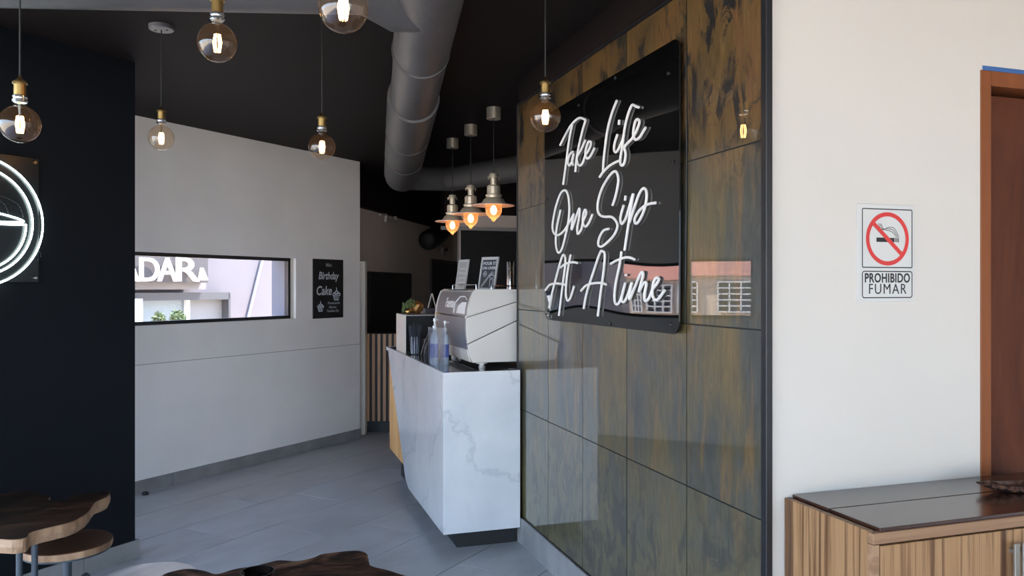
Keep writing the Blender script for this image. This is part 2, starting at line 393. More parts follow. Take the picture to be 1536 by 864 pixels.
bm = B(); box(bm, WS1-0.035, WS1, 0.03, 0.10, WZ0, WZ1); obj('jamb_filler', bm, M_white, wf)
bm = B(); box(bm, WS1-0.012, WS1-0.001, 0.105, 0.31, WZ0, WZ1); obj('jamb_shade_liner', bm, mat('blue_grey_jamb_shade', (0.13, 0.145, 0.18), 0.6), wf)  # added liner; the reveal's shade is put into its blue-grey colour
bm = B(); box(bm, WS0+fw, WS1-0.035-fw, 0.056, 0.062, WZ0+fw, WZ1-fw); obj('pane', bm, M_glass, wf)
bm = B(); box(bm, WS0, WS1-0.035, 0.0, 0.035, WZ0-0.002, WZ0+0.002); obj('sill', bm, M_white, wf)

bb = sempty('baseboard_left', O_, ANG)
s = -2.45
while s < 2.62:
    e = min(s+0.56, 2.625); bm = B(); box(bm, s+0.001, e-0.0015, -0.012, 0, 0, 0.10); obj('skirting_tile', bm, M_skirt, bb, bevel=0.0015, seg=1); s += 0.56

# black partition
structure(skew('wall_partition', [(-2.2, -0.882, -1.30, -1.18, 0, CEIL)], M_black))
bb = sempty('baseboard_partition', O_, ANG)
s = -2.2
while s < -0.87:
    e = min(s+0.5, -0.858); bm = B(); box(bm, s+0.001, e-0.0015, -1.312, -1.30, 0, 0.107); obj('skirting_tile', bm, M_skirt, bb, bevel=0.0015, seg=1); s += 0.5
bm = B(); box(bm, -0.87, -0.858, -1.30, -1.18, 0, 0.107); obj('skirting_tile', bm, M_skirt, bb)

# ------------------------------------------------------------------ SETTING: stone-clad wall
SX = 1.576; SY0, SY1 = 2.185, 4.73
bm = B(); box(bm, SX+0.005, SX+0.16, SY0+0.01, SY1, 0, 2.75); sw = structure(obj('wall_right', bm, M_dark))
bm = B(); box(bm, SX+0.004, SX+0.16, SY0+0.01, SY1, 2.75, CEIL); structure(obj('wall_right_upper', bm, M_ceil))
ys = [2.185, 2.674, 3.19, 3.69, 4.188, 4.73]; zs = [0.165, 0.834, 1.457, 2.08, 2.742]
for i in range(5):
    for j in range(4):
        a, b_ = (ys[i+1]-ys[i])/2-0.0025, (zs[j+1]-zs[j])/2-0.0025
        bm = B(); box(bm, -0.007, 0.007, -a, a, -b_, b_); bm.normal_update()
        for f_ in bm.faces: f_.material_index = 0 if abs(f_.normal.x) > 0.5 else 1
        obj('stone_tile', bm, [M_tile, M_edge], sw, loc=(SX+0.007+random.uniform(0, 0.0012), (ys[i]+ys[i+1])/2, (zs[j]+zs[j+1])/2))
bm = B(); box(bm, SX-0.004, SX+0.016, 2.2, SY1, 2.742, 2.756); obj('top_trim', bm, M_blackmetal, sw)
bm = B(); box(bm, SX-0.006, SX+0.016, SY1, SY1+0.008, 0, 2.756); obj('end_trim', bm, M_blackmetal, sw)
bm = B(); box(bm, SX-0.008, SX+0.017, 2.165, 2.195, 0, CEIL); structure(obj('trim_1', bm, M_blackmetal, bevel=0.002, seg=1))
bb = sempty('baseboard_right')
y = 2.2
while y < SY1-0.1:
    e = min(y+0.6, SY1); bm = B(); box(bm, SX-0.014, SX, y+0.001, e-0.0015, 0, 0.162); obj('skirting_tile', bm, M_skirt, bb, bevel=0.0015, seg=1); y += 0.6

# white wall with doorway
DX0 = 2.492; DZ = 2.385
bm = B(); box(bm, SX+0.016, DX0, 2.185, 2.35, 0, CEIL); box(bm, DX0, 3.45, 2.185, 2.35, DZ, CEIL); box(bm, 3.45, 4.05, 2.185, 2.35, 0, CEIL)
ww = structure(obj('wall_front', bm, M_white))
bm = B(); tube(bm, [at_y(1467, 82, 2.1845), at_y(1471, 90, 2.1845), at_y(1474, 99, 2.1845)], 0.0012, 5); obj('plaster_crack', bm, mat('crack_filler', (0.75, 0.62, 0.52), 0.8), ww)
dr = sempty('door_1')
bm = B(); box(bm, DX0, DX0+0.048, 2.180, 2.33, 0, DZ); box(bm, 3.402, 3.45, 2.180, 2.33, 0, DZ); box(bm, DX0+0.048, 3.402, 2.180, 2.33, DZ-0.055, DZ)
obj('door_frame', bm, M_doorframe, dr, bevel=0.003)
bm = B(); box(bm, DX0+0.053, 3.397, 2.235, 2.275, 0.005, DZ-0.075); obj('door_leaf', bm, M_doorpanel, dr)
bm = B(); box(bm, DX0+0.048, 3.402, 2.30, 2.32, 0, DZ-0.055); obj('dark_gap', bm, M_dark, dr)
bm = B(); box(bm, DX0+0.01, 3.42, 2.1815, 2.1845, DZ, DZ+0.016); tp = obj('masking_tape', bm, M_blue, dr); tp['label'] = 'blue masking tape strip'

# remaining shell (left, rear, right: glazed street fronts, out of view)
def glazed_front(name, a, b_, axis, x, m):
    bm = B()
    def bx(p, q, z0, z1, d0=-0.06, d1=0.06):
        if axis == 'y': box(bm, x+d0, x+d1, p, q, z0, z1)
        else: box(bm, p, q, x+d0, x+d1, z0, z1)
    bx(a, b_, 2.74, CEIL); bx(a, a+0.06, 0, 2.74); bx(b_-0.06, b_, 0, 2.74)
    n = 4
    for i in range(1, n):
        c = a+(b_-a)*i/n; bx(c-0.025, c+0.025, 0, 2.74, -0.03, 0.03)
    return structure(obj(name, bm, m))
glazed_front('wall_back', -3.35, 4.05, 'x', -5.03, M_blackmetal)
glazed_front('wall_side', -4.97, 4.35, 'y', -3.30, M_blackmetal)
bm = B(); box(bm, 4.05, 4.2, -5.0, 13.2, 0, CEIL); structure(obj('wall_far_right', bm, M_white))
# bar room behind
bm = B(); box(bm, pA.x-0.1, pA.x, pA.y-0.05, 13.2, 0, CEIL); structure(obj('wall_rear_left', bm, M_dim))
bm = B(); box(bm, pA.x, 4.05, 13.1, 13.2, 0, CEIL); structure(obj('wall_rear', bm, M_dim))
# receding brown-grey wall, frame: origin W0, along WD
W0 = Vector((1.05, 8.95, 0)); WA = math.radians(90-28.4); WD = Vector((math.cos(WA), math.sin(WA), 0)); WN = Vector((-WD.y, WD.x, 0))
def on_w(u, v, off=0.0):
    r = ray(u, v); c = Vector((0, 0, EYE)); t = (off-(c-W0).dot(WN))/r.dot(WN); p = c+r*t
    return (p-W0).dot(WD), p.z
bm = B(); box(bm, 0, 4.3, 0, 0.1, 0, 2.50); bw = structure(obj('wall_service', bm, M_dim, loc=W0, rot=(0, 0, WA)))
bm = B(); box(bm, 0, 4.3, -0.08, 0.1, 2.50, CEIL); structure(obj('wall_service_upper', bm, M_ceil, loc=W0, rot=(0, 0, WA)))
dr = sempty('door_2', W0, WA)
sa, za = on_w(645, 393); sb, _ = on_w(689, 393)
bm = B(); box(bm, sa, sa+0.05, -0.03, 0, 0, za); box(bm, sb, sb+0.05, -0.03, 0, 0, za); box(bm, sa, sb+0.05, -0.03, 0, za, za+0.05); obj('door_frame', bm, mat('dark_door_frame', (0.03, 0.022, 0.02), 0.5), dr)
bm = B(); box(bm, sa+0.05, sb, -0.012, 0, 0, za); obj('door_leaf', bm, M_dark, dr)
# menu wall
bm = B(); box(bm, 2.40, 4.05, 9.5, 9.6, 0, 2.50); structure(obj('wall_menu', bm, M_dim))
bm = B(); box(bm, 2.2, 4.05, 9.45, 9.7, 2.50, CEIL); structure(obj('wall_menu_upper', bm, M_ceil))

# ------------------------------------------------------------------ street outside
M_asph = mat('concrete_paving', (0.50, 0.42, 0.32), 0.85)
bm = B()
box(bm, -60, 60, -60, 60, -0.5, -0.13)
structure(obj('street', bm, M_asph))

def sbox(bm, u0, u1, v0, v1, n, th, fn=at_n, mi=0):
    s0, z1 = fn(u0, v0, n); s1, z0 = fn(u1, v1, n); _, z1b = fn(u1, v0, n); _, z0b = fn(u0, v1, n)
    a, b_ = min(s0, s1), max(s0, s1); box(bm, a, b_, n, n+th, min(z0, z0b), max(z1, z1b), mi)
M_lilac = paint('pale_lilac_render', (0.155, 0.142, 0.155), 0.8, 0.05)
M_band = paint('grey_fascia', (0.07, 0.064, 0.066), 0.8, 0.1)
M_beam = paint('concrete_beam', (0.20, 0.19, 0.19), 0.8, 0.1)
M_sign = emis('daylight_glow_white', (1, 1, 1), 0.9)  # glow imitates overexposed daylight on the letters; they are no lamps
M_coral = paint('coral_render', (0.75, 0.36, 0.28), 0.8, 0.12)
M_cream = paint('cream_render', (0.62, 0.52, 0.42), 0.8, 0.08)
M_dglass = mat('dark_window_glass', (0.05, 0.055, 0.06), 0.1)
M_pglass = mat('pale_window_glass', (0.20, 0.24, 0.26), 0.25)
NF = 7.0
bA = thing('shop_building', 'pale lilac rendered shop building across the street seen through the slot window', 'building', O_, ANG)
s_r, _ = at_n(441, 400, NF); s_l = at_n(150, 400, NF)[0]
s_split = at_n_mirror(938, 400, NF)[0]
bm = B(); box(bm, s_split, s_r+6, NF+0.3, NF+3, -0.13, 5.2); obj('render_wall', bm, M_lilac, bA)
bm = B(); sbox(bm, 120, 312, 340, 423, NF-0.3, 0.6); obj('fascia', bm, M_band, bA)
bm = B(); sbox(bm, 120, 309, 423, 434, NF-0.1, 0.3); obj('beam', bm, M_beam, bA)
bm = B(); sbox(bm, 120, 345, 440, 449, NF+0.0, 0.3); sbox(bm, 343, 346, 440, 560, NF+0.0, 0.3); obj('shop_window_frame', bm, mat('grey_frame', (0.07, 0.07, 0.075), 0.6), bA)
bm = B(); sbox(bm, 120, 283, 449, 560, NF+0.2, 0.1); obj('pane', bm, M_pglass, bA)
bm = B(); sbox(bm, 280, 285, 449, 560, NF+0.12, 0.1); obj('mullion', bm, M_white2, bA)
bm = B(); sbox(bm, 285, 343, 449, 560, NF+0.2, 0.1); obj('panel', bm, mat('pale_panel', (0.22, 0.225, 0.23), 0.7), bA)
p0 = at_n(394, 388, NF+0.26); p1 = at_n(371, 480, NF+0.26); dx = (p1[0]-p0[0]); dz = (p1[1]-p0[1])
bm = B(); tube(bm, [(p0[0]-dx*0.7, NF+0.26, p0[1]-dz*0.7), (p1[0]+dx*0.5, NF+0.26, p1[1]+dz*0.5)], 0.03, 8); obj('conduit', bm, mat('grey_conduit', (0.4, 0.39, 0.42), 0.6), bA)
# wide white pillar at left
bm = B(); sbox(bm, 150, 214, 449, 560, NF-0.25, 0.25); obj('pillar', bm, mat('white_pillar_paint', (0.85, 0.85, 0.85), 0.7), bA)  # plain white pillar, one even colour
# sign letters on the fascia
sg = thing('shop_sign', 'big white block letters of the shop sign on the grey fascia across the street', 'sign', O_, ANG)
edges = [(183, 212), (213, 242), (240, 269), (268, 302)]
for ch, (u0, u1) in zip('ADAR', edges):
    a, zt = at_n(u0, 386, NF-0.42); b_, zb = at_n(u1, 422, NF-0.42)
    t = text_mesh('letter', ch, 1.0, M_sign, sg, ((a+b_)/2, NF-0.36, (zt+zb)/2), (PI/2, 0, 0), ext=0.02, bold=0.004)
    dx = t.dimensions.x; dy = t.dimensions.y
    xs = [v.co.x for v in t.data.vertices]; yy = [v.co.y for v in t.data.vertices]
    cx_, cy_ = (max(xs)+min(xs))/2, (max(yy)+min(yy))/2
    for v in t.data.vertices: v.co.x -= cx_; v.co.y -= cy_
    t.scale = ((b_-a)*1.0/(max(xs)-min(xs)), (zt-zb)/(max(yy)-min(yy)), 1)
bm = B(); a, za_ = at_n(300, 404, NF-0.42); b_, zb_ = at_n(311, 420, NF-0.42)
prism(bm, [(a+0.05, za_+0.03), (b_-0.08, za_+0.02), (b_+0.02, zb_), (a, zb_)], 0, 0.06, M=Matrix.Translation((0, NF-0.36, 0)) @ Matrix.Rotation(PI/2, 4, 'X')); obj('pointed_ornament', bm, M_sign, sg)
M_leaf = mat('dull_green_leaf', (0.10, 0.14, 0.06), 0.7)
for uc, w_, vt, lab in ((238, 7, 472, 'low round bush at the left before the shop window across the street'), (266, 9, 468, 'taller bush at the right before the shop window across the street')):
    s0, zt = at_n(uc, vt, NF-0.9); s1, _ = at_n(uc+w_, vt, NF-0.9); R_ = abs(s1-s0); pos = L(s0, NF-0.9, 0)
    t = thing('bush', lab, 'bush', (pos.x, pos.y, -0.13))
    bm = B(); tube(bm, [(0,0,0), (0.01,0,zt*0.7)], 0.02, 6); obj('stem', bm, M_seat, t)
    bm = B()
    for k in range(220):
        th, ph = random.uniform(0, 2*PI), math.acos(random.uniform(-1, 1)); rr = R_*random.uniform(0.6, 1.0)
        c_ = Vector((rr*math.sin(ph)*math.cos(th), rr*math.sin(ph)*math.sin(th), zt-R_*1.1+0.16+rr*1.1*math.cos(ph)))
        q = [Vector([random.gauss(0, 0.03) for _ in range(3)]) for _ in range(3)]
        bm.faces.new([bm.verts.new(c_+x) for x in q])
    obj('foliage', bm, M_leaf, t)
# second building, seen only by reflection
bC = thing('corner_building', 'cream building with coral upper band and gridded windows, seen reflected in the tiled wall', 'building', O_, ANG)
e0 = at_n_mirror(1150, 400, NF)[0]-6
bm = B(); box(bm, e0, s_split-0.02, NF+0.2, NF+3, -0.13, at_n_mirror(1080, 413, NF)[1]); obj('lower_wall', bm, M_cream, bC)
bm = B(); box(bm, e0, s_split-0.02, NF+0.1, NF+3, at_n_mirror(1080, 413, NF)[1], 4.6); obj('upper_band', bm, M_coral, bC)
for (u0, u1) in ((950, 966), (975, 1012), (1022, 1047), (1078, 1130)):
    s0, zt = at_n_mirror(u0, 423, NF+0.2); s1, zb = at_n_mirror(u1, 468, NF+0.2); a, b_ = min(s0, s1), max(s0, s1)
    bm = B(); box(bm, a, b_, NF+0.16, NF+0.22, zb, zt); f = obj('window', bm, M_dglass, bC)
    bm = B(); n = max(3, int((b_-a)/0.28))
    for k in range(n+1): x = a+(b_-a)*k/n; box(bm, x-0.011, x+0.011, NF+0.10, NF+0.15, zb, zt)
    for k in range(6): z = zb+(zt-zb)*k/5; box(bm, a, b_, NF+0.10, NF+0.15, z-0.011, z+0.011)
    obj('grille', bm, M_white2, f)

# ------------------------------------------------------------------ DUCTS
def arcpath(a, b_, c_, k=8):   # quadratic through control point
    a, b_, c_ = Vector(a), Vector(b_), Vector(c_)
    return [a*(1-t)**2+b_*2*t*(1-t)+c_*t*t for t in [i/k for i in range(k+1)]]
duct = thing('ventilation_duct', 'thick grey painted round air duct running under the ceiling over the counter', 'duct')
def dp(u, v, d): return at_d(u, v, d)
q0 = dp(672, -170, 2.25); q1 = dp(627, 110, 4.3); q2 = dp(619, 165, 4.95); q3 = dp(603, 266, 7.6)
def zc(p, z): return Vector((p.x, p.y, z))
q0 = zc(q0, 2.78); q1 = zc(q1, 2.765); q2 = zc(q2, 2.755); q3 = zc(q3, 2.70)
bm = B(); tube(bm, [q0, q1, q2], [0.135, 0.14, 0.145], 32); obj('front_section', bm, M_duct, duct, smooth=True)
dd = (q3-q2).normalized()
bm = B(); tube(bm, [q2-dd*0.15, q2-dd*0.149, q2+dd*0.6, q3], [0.150, 0.160, 0.163, 0.170], 32); obj('rear_section', bm, M_duct, duct, smooth=True)
for t_ in (0.33, 0.66):
    bm = B(); c_ = q2.lerp(q3, t_); tube(bm, [c_-dd*0.006, c_+dd*0.006], 0.163+0.008*t_+0.002, 32); obj('seam_band', bm, M_duct, duct, smooth=True)
d0 = (q2-q0).normalized()
for t_ in (0.6,):
    bm = B(); c_ = q0.lerp(q2, t_); tube(bm, [c_-d0*0.005, c_+d0*0.005], 0.1445, 32); obj('seam_band', bm, M_duct, duct, smooth=True)
# cross duct to the right with elbow
r1 = zc(dp(640, 274, 8.3), 2.70); r2 = zc(dp(800, 250, 7.2), 2.70)
bm = B(); pts = arcpath(q3, q3+dd*0.35, q3.lerp(r1, 0.5)+dd*0.45)
el = [q3-dd*0.02, q3+dd*0.12, q3+dd*0.26+(r2-r1).normalized()*0.04, q3+dd*0.36+(r2-r1).normalized()*0.14]
tube(bm, el, [0.170, 0.165, 0.15, 0.13], 32); obj('elbow', bm, M_duct, duct, smooth=True)
st = q3+dd*0.30
bm = B(); tube(bm, [st, r1.lerp(r2, 0.25), r2, r2+(r2-r1)*0.8], 0.125, 32); obj('cross_section', bm, M_duct, duct, smooth=True)
# branch at top left
k0 = zc(dp(596, -18, 3.2), 2.785); k1 = zc(dp(540, -40, 3.05), 2.785); k2 = zc(dp(-200, -52, 2.95), 2.785)
bm = B(); base_p = q0.lerp(q2, (k0.y-q0.y)/(q2.y-q0.y))
tube(bm, [base_p+Vector((0.05,-0.05,0)), k0, k1, k2], [0.13, 0.145, 0.125, 0.125], 32); obj('branch_section', bm, M_duct, duct, smooth=True)

# ------------------------------------------------------------------ EDISON PENDANTS
def edison(u, v, d, label, r=0.0625):
    c = at_d(u, v, d); top = CEIL-c.z
    t = thing('edison_pendant', label, 'pendant lamp', c, random.uniform(0, 3), 'globe filament pendants')
    bm = B(); prof = [(0, -r)]
    for k in range(1, 15):
        a = -PI/2+PI*k/16.5; prof.append((r*math.cos(a), r*math.sin(a)))
    prof += [(0.0165, r*0.985), (0.0150, r+0.012)]
    lathe(bm, prof, 28); b = obj('bulb', bm, M_bulb, t, smooth=True)
    bm = B(); n = 8
    for k in range(n):
        a = 2*PI*k/n; x, y = math.cos(a), math.sin(a)
        tube(bm, [(x*0.009, y*0.009, 0.026), (x*0.0135, y*0.0135, 0.0), (x*0.009, y*0.009, -0.030)], 0.0016, 5)
    obj('filament', bm, M_fil, b)
    bm = B(); tube(bm, [(0, 0, r+0.01), (0, 0, 0.03)], [0.007, 0.004], 8); tube(bm, [(0,0,0.03), (0,0,-0.032)], 0.0015, 5); obj('stem', bm, M_bulb, b, smooth=True)
    h = r+0.008
    bm = B(); lathe(bm, [(0, h), (0.019, h), (0.0235, h+0.004), (0.0235, h+0.010), (0.019, h+0.013), (0.0225, h+0.017), (0.0225, h+0.022), (0.018, h+0.026)], 24)
    obj('shade_ring', bm, M_chrome, t, smooth=True)
    bm = B(); lathe(bm, [(0, h+0.024), (0.0185, h+0.024), (0.0185, h+0.060), (0.023, h+0.063), (0.0225, h+0.068), (0.014, h+0.074), (0.006, h+0.082), (0.004, h+0.090), (0, h+0.090)], 24)
    obj('socket', bm, M_brass, t, smooth=True)
    bm = B(); tube(bm, [(0, 0, h+0.088), (0, 0, top-0.01)], 0.0032, 8); obj('cord', bm, M_cord, t)
    bm = B(); lathe(bm, [(0, top-0.022), (0.056, top-0.022), (0.060, top-0.018), (0.060, top), (0, top)], 32); cp = obj('canopy', bm, mat_can, t, smooth=True)
    for sx_ in (-0.03, 0.03):
        bm = B(); lathe(bm, [(0, top-0.026), (0.005, top-0.025), (0.006, top-0.022), (0, top-0.0215)], 10, (sx_, 0, 0)); obj('screw', bm, M_dark, cp)
    return t
mat_can = mat('pale_grey_canopy', (0.20, 0.19, 0.19), 0.4, 0.4)
edison(30, 186, 2.62, 'globe filament pendant hanging furthest left, in front of the neon circle sign')
edison(326, 64, 2.54, 'globe filament pendant at top left of centre, close under the cross duct')
edison(515, 12, 1.98, 'largest looking globe filament pendant, cut by the top edge left of the thick duct')
edison(242, 207, 3.98, 'smallest globe filament pendant, before the grey wall, its ceiling plate in view')
edison(483, 220, 3.70, 'globe filament pendant hanging before the right part of the grey wall')
edison(818, 175, 3.18, 'globe filament pendant hanging by the top left corner of the black slogan sign')

# ------------------------------------------------------------------ BAR PENDANTS
def bar_pendant(u, v, d, label):
    c = at_d(u, v, d); c.x = 1.665 if abs(c.x-1.665) < 0.1 else c.x
    t = thing('bar_pendant', label, 'pendant lamp', c, 0, 'brimmed metal pendants over the counter'); top = CEIL-c.z
    bm = B(); lathe(bm, [(0.045, 0.012), (0.155, -0.004), (0.157, 0.0), (0.152, 0.004), (0.045, 0.024)], 40); obj('brim', bm, M_copperin, t, smooth=True)
    bm = B(); lathe(bm, [(0.0, 0.020), (0.088, 0.012), (0.086, 0.024), (0.072, 0.046), (0.055, 0.056), (0.056, 0.066), (0, 0.066)], 32); obj('dome', bm, M_nickel, t, smooth=True)
    bm = B(); lathe(bm, [(0, 0.060), (0.060, 0.066), (0.062, 0.074), (0.058, 0.080), (0, 0.08)], 32); obj('collar', bm, M_nickel, t, smooth=True)
    bm = B(); n = 28; prof = []
    lathe(bm, [(0, 0.078), (0.050, 0.078), (0.050, 0.138), (0.040, 0.150), (0, 0.150)], 14); obj('ribbed_body', bm, M_nickel, t)
    bm = B(); lathe(bm, [(0, 0.148), (0.024, 0.148), (0.024, 0.200), (0.034, 0.204), (0.034, 0.226), (0.028, 0.236), (0, 0.238)], 20); obj('neck', bm, M_nickel, t, smooth=True)
    for sgn in (1, -1):
        bm = B(); tube(bm, spline([(0.030*sgn, 0, 0.215), (0.042*sgn, 0, 0.208), (0.038*sgn, 0, 0.19)], 4), 0.004, 6); obj('ear', bm, M_nickel, t)
    bm = B(); lathe(bm, [(0.060, 0.014), (0.062, -0.020), (0.058, -0.055), (0.040, -0.085), (0.016, -0.102), (0.010, -0.118), (0, -0.120)], 24); g = obj('glass_jar', bm, M_amber, t, smooth=True)
    bm = B(); lathe(bm, [(0, 0.0), (0.012, -0.004), (0.022, -0.025), (0.024, -0.045), (0.014, -0.066), (0, -0.070)], 16); obj('bulb', bm, M_filp, g, smooth=True)
    bm = B(); tube(bm, [(0, 0, 0.236), (0, 0, top-0.08)], 0.0035, 8); obj('cord', bm, M_cord, t)
    bm = B(); lathe(bm, [(0, top-0.085), (0.050, top-0.085), (0.053, top-0.082), (0.053, top), (0, top)], 28); obj('canopy', bm, M_nickel, t, smooth=True)
    pl = D.lights.new('bulb_light', 'POINT'); pl.energy = 0.25; pl.color = (1, 0.62, 0.32); pl.shadow_soft_size = 0.03
    lo = D.objects.new('bulb_light', pl); COL.objects.link(lo); lo.parent = t; lo.location = (0, 0, -0.09)
bar_pendant(738, 308, 5.80, 'nearest of the three brimmed metal pendants, beside the end of the tiled wall')
bar_pendant(703, 321, 6.42, 'middle one of the three brimmed metal pendants over the counter')
bar_pendant(677, 332, 7.02, 'furthest of the three brimmed metal pendants, nearest the thick duct')

# ------------------------------------------------------------------ SLOGAN SIGN
BXF = 1.548
slog = thing('slogan_sign', 'black acrylic sign with white neon script Take Life One Sip At A Time', 'sign', (BXF, 3.5, 2.0))
c_tl = at_x(817, 182, BXF); c_tr = at_x(1018, 67, BXF); c_bl = at_x(819, 481, BXF); c_br = at_x(1019, 502, BXF)
by0, by1 = c_tr.y, c_tl.y; bz0, bz1 = 1.415, 2.565
def warp(y, z):
    g = math.exp(-((y-3.66)/0.36)**2)
    f = 0.062*g*max(0, 1.86-z)**2.8
    f += 0.0011*(1+math.erf((z-1.70)/0.12))*math.exp(-((y-2.85)/0.33)**2)
    return f
bm = B(); NY, NZ = 90, 70; rr = 0.045
def inset(y, z):   # rounded corners: pull grid points onto the rounded outline
    for cy, sy in ((by0+rr, -1), (by1-rr, 1)):
        for cz, sz_ in ((bz0+rr, -1), (bz1-rr, 1)):
            dy, dz = (y-cy)*sy, (z-cz)*sz_
            if dy > 0 and dz > 0:
                m_ = max(dy, dz); l_ = math.hypot(dy, dz)
                y, z = cy+sy*dy*m_/l_, cz+sz_*dz*m_/l_
    return y, z
grid = []
ylist = [by0+rr*k/5 for k in range(5)]+[by0+rr+(by1-by0-2*rr)*k/NY for k in range(NY+1)]+[by1-rr+rr*k/5 for k in range(1, 6)]
zlist = [bz0+rr*k/5 for k in range(5)]+[bz0+rr+(bz1-bz0-2*rr)*k/NZ for k in range(NZ+1)]+[bz1-rr+rr*k/5 for k in range(1, 6)]
for y in ylist:
    row = []
    for z in zlist:
        yy_, zz_ = inset(y, z); row.append((bm.verts.new((warp(yy_, zz_), yy_-3.5, zz_-2.0)), bm.verts.new((warp(yy_, zz_)+0.007, yy_-3.5, zz_-2.0))))
    grid.append(row)
ny, nz = len(grid), len(grid[0])
for i in range(ny-1):
    for j in range(nz-1):
        bm.faces.new((grid[i][j][0], grid[i][j+1][0], grid[i+1][j+1][0], grid[i+1][j][0]))
        bm.faces.new((grid[i][j][1], grid[i+1][j][1], grid[i+1][j+1][1], grid[i][j+1][1]))
rim = [(i, 0) for i in range(ny)]+[(ny-1, j) for j in range(1, nz)]+[(i, nz-1) for i in range(ny-2, -1, -1)]+[(0, j) for j in range(nz-2, 0, -1)]
for a, b_ in zip(rim, rim[1:]+rim[:1]):
    bm.faces.new((grid[a[0]][a[1]][0], grid[b_[0]][b_[1]][0], grid[b_[0]][b_[1]][1], grid[a[0]][a[1]][1]))
obj('backboard', bm, M_acry, slog, smooth=True)
Zs = {1: (825, 140, 6.17), 2: (815, 240, 5.76), 3: (810, 360, 6.17)}
strokes = [
 (1, [(95,480),(140,390),(200,290),(270,228),(328,246)]), (1, [(205,290),(175,450),(150,640),(122,845)]),
 (1, [(212,540),(182,570),(165,630),(180,668),(205,630),(220,560),(206,620),(214,665)]),
 (1, [(330,250),(300,350),(265,500),(245,620),(235,728)]), (1, [(328,432),(290,520),(250,590),(255,645),(278,668),(305,640),(328,570)]),
 (1, [(328,570),(362,520),(380,458),(358,448),(338,500),(328,560),(343,602),(368,590),(392,550),(412,508)]),
 (1, [(620,65),(575,180),(535,330),(510,500),(495,640),(492,725)]), (1, [(460,775),(500,720),(560,665),(620,632),(655,618)]),
 (1, [(625,380),(600,460),(594,520),(610,545),(638,510),(668,440),(685,385)]), (1, [(642,245),(638,292)]),
 (1, [(820,130),(790,118),(762,108),(735,160),(705,260),(685,370),(672,480),(655,580),(650,640),(666,668),(690,640),(700,560),(688,505),(700,480),(760,420)]),
 (1, [(760,420),(800,350),(828,270),(812,240),(790,262),(775,330),(772,390),(792,428),(830,408),(860,360),(886,315)]),
 (2, [(598,392),(625,310),(648,190),(640,120),(615,98),(570,140),(510,240),(475,350),(470,430),(490,475),(530,490),(590,492),(630,530),(640,580),(610,650),(550,715),(500,748),(475,730),(485,670),(520,610),(565,595)]),
 (2, [(150,430),(125,540),(110,640),(110,740),(130,800),(160,770),(190,660),(215,540),(225,420),(215,310),(190,262),(150,290),(110,400),(85,520),(80,590),(95,635),(130,648),(180,610),(230,530),(265,465)]),
 (2, [(265,465),(250,540),(246,600),(275,520),(310,420),(312,480),(295,580),(298,638),(328,600),(345,530)]),
 (2, [(345,530),(372,460),(362,430),(346,470),(342,540),(365,575),(395,540),(425,470)]),
 (2, [(695,390),(670,480),(668,530),(682,550),(715,500),(745,400),(775,292)]), (2, [(712,308),(706,350)]),
 (2, [(780,290),(760,400),(735,560),(702,780)]),
 (2, [(745,540),(790,400),(830,290),(865,245),(890,270),(890,350),(865,450),(825,530),(797,548),(790,510),(820,450),(870,400),(920,378),(970,370)]),
 (3, [(85,630),(110,500),(160,310),(205,155),(230,148),(235,220),(210,420),(175,700)]), (3, [(50,465),(90,415),(150,402),(210,408),(242,420)]),
 (3, [(285,135),(262,250),(245,380),(240,500),(255,560),(280,540),(300,480),(315,425)]), (3, [(190,255),(240,220),(300,205),(345,212)]),
 (3, [(405,635),(430,500),(490,310),(555,122),(580,105),(600,135),(590,280),(560,500),(535,705)]), (3, [(380,470),(430,420),(500,400),(570,398),(612,412)]),
 (3, [(755,105),(735,240),(705,380),(690,500),(695,580),(722,592),(750,540),(785,420)]), (3, [(655,220),(720,185),(790,162),(840,165),(875,180)]),
 (3, [(790,395),(765,490),(757,560),(778,572),(808,520),(850,400)]), (3, [(795,315),(794,332)]),
 (3, [(850,390),(828,550),(880,430),(935,305),(955,318),(930,420),(917,478),(960,400),(985,402),(968,500),(972,560),(1005,545),(1045,450)]),
 (3, [(1045,450),(1085,400),(1100,360),(1075,350),(1050,400),(1040,490),(1056,545),(1090,550),(1130,500),(1155,465)])]
NX = BXF-0.0075
for zi, pts in strokes:
    ox, oy, s_ = Zs[zi]
    P3 = [at_x(ox+x/s_, oy+y/s_, NX)-Vector((BXF, 3.5, 2.0)) for x, y in pts]
    bm = B(); tube(bm, spline(P3, 6), 0.0060, 8); obj('neon_stroke', bm, M_neon, slog, smooth=True)
    for q in (P3[0], P3[-1]):
        bm = B(); tube(bm, [q, (0.001, q.y, q.z)], 0.002, 6); obj('standoff_pin', bm, M_clear, slog)
for uu, vv in ((868,158),(923,117),(1009,243),(1002,110),(820,298),(822,466),(1006,487),(915,486)):
    q = at_x(uu, vv, BXF)-Vector((BXF, 3.5, 2.0)); bm = B(); MM = Matrix.Translation(q) @ Matrix.Rotation(PI/2, 4, 'Y')
    lathe(bm, [(0, -0.005), (0.006, -0.004), (0.008, 0), (0.006, 0.001), (0.006, 0.027), (0, 0.027)], 14, M=MM); obj('screw', bm, M_blackmetal, slog, smooth=True)
bm = B(); q = at_x(1022, 130, SX-0.004); tube(bm, spline([Vector((SX-0.004, by0-0.015, 2.50)), Vector((SX-0.004, by0-0.02, 2.1)), Vector((SX-0.004, by0-0.012, 1.6))], 5), 0.003, 6)
for v in bm.verts: v.co -= Vector((BXF, 3.5, 2.0))
obj('power_cable', bm, M_cord, slog)

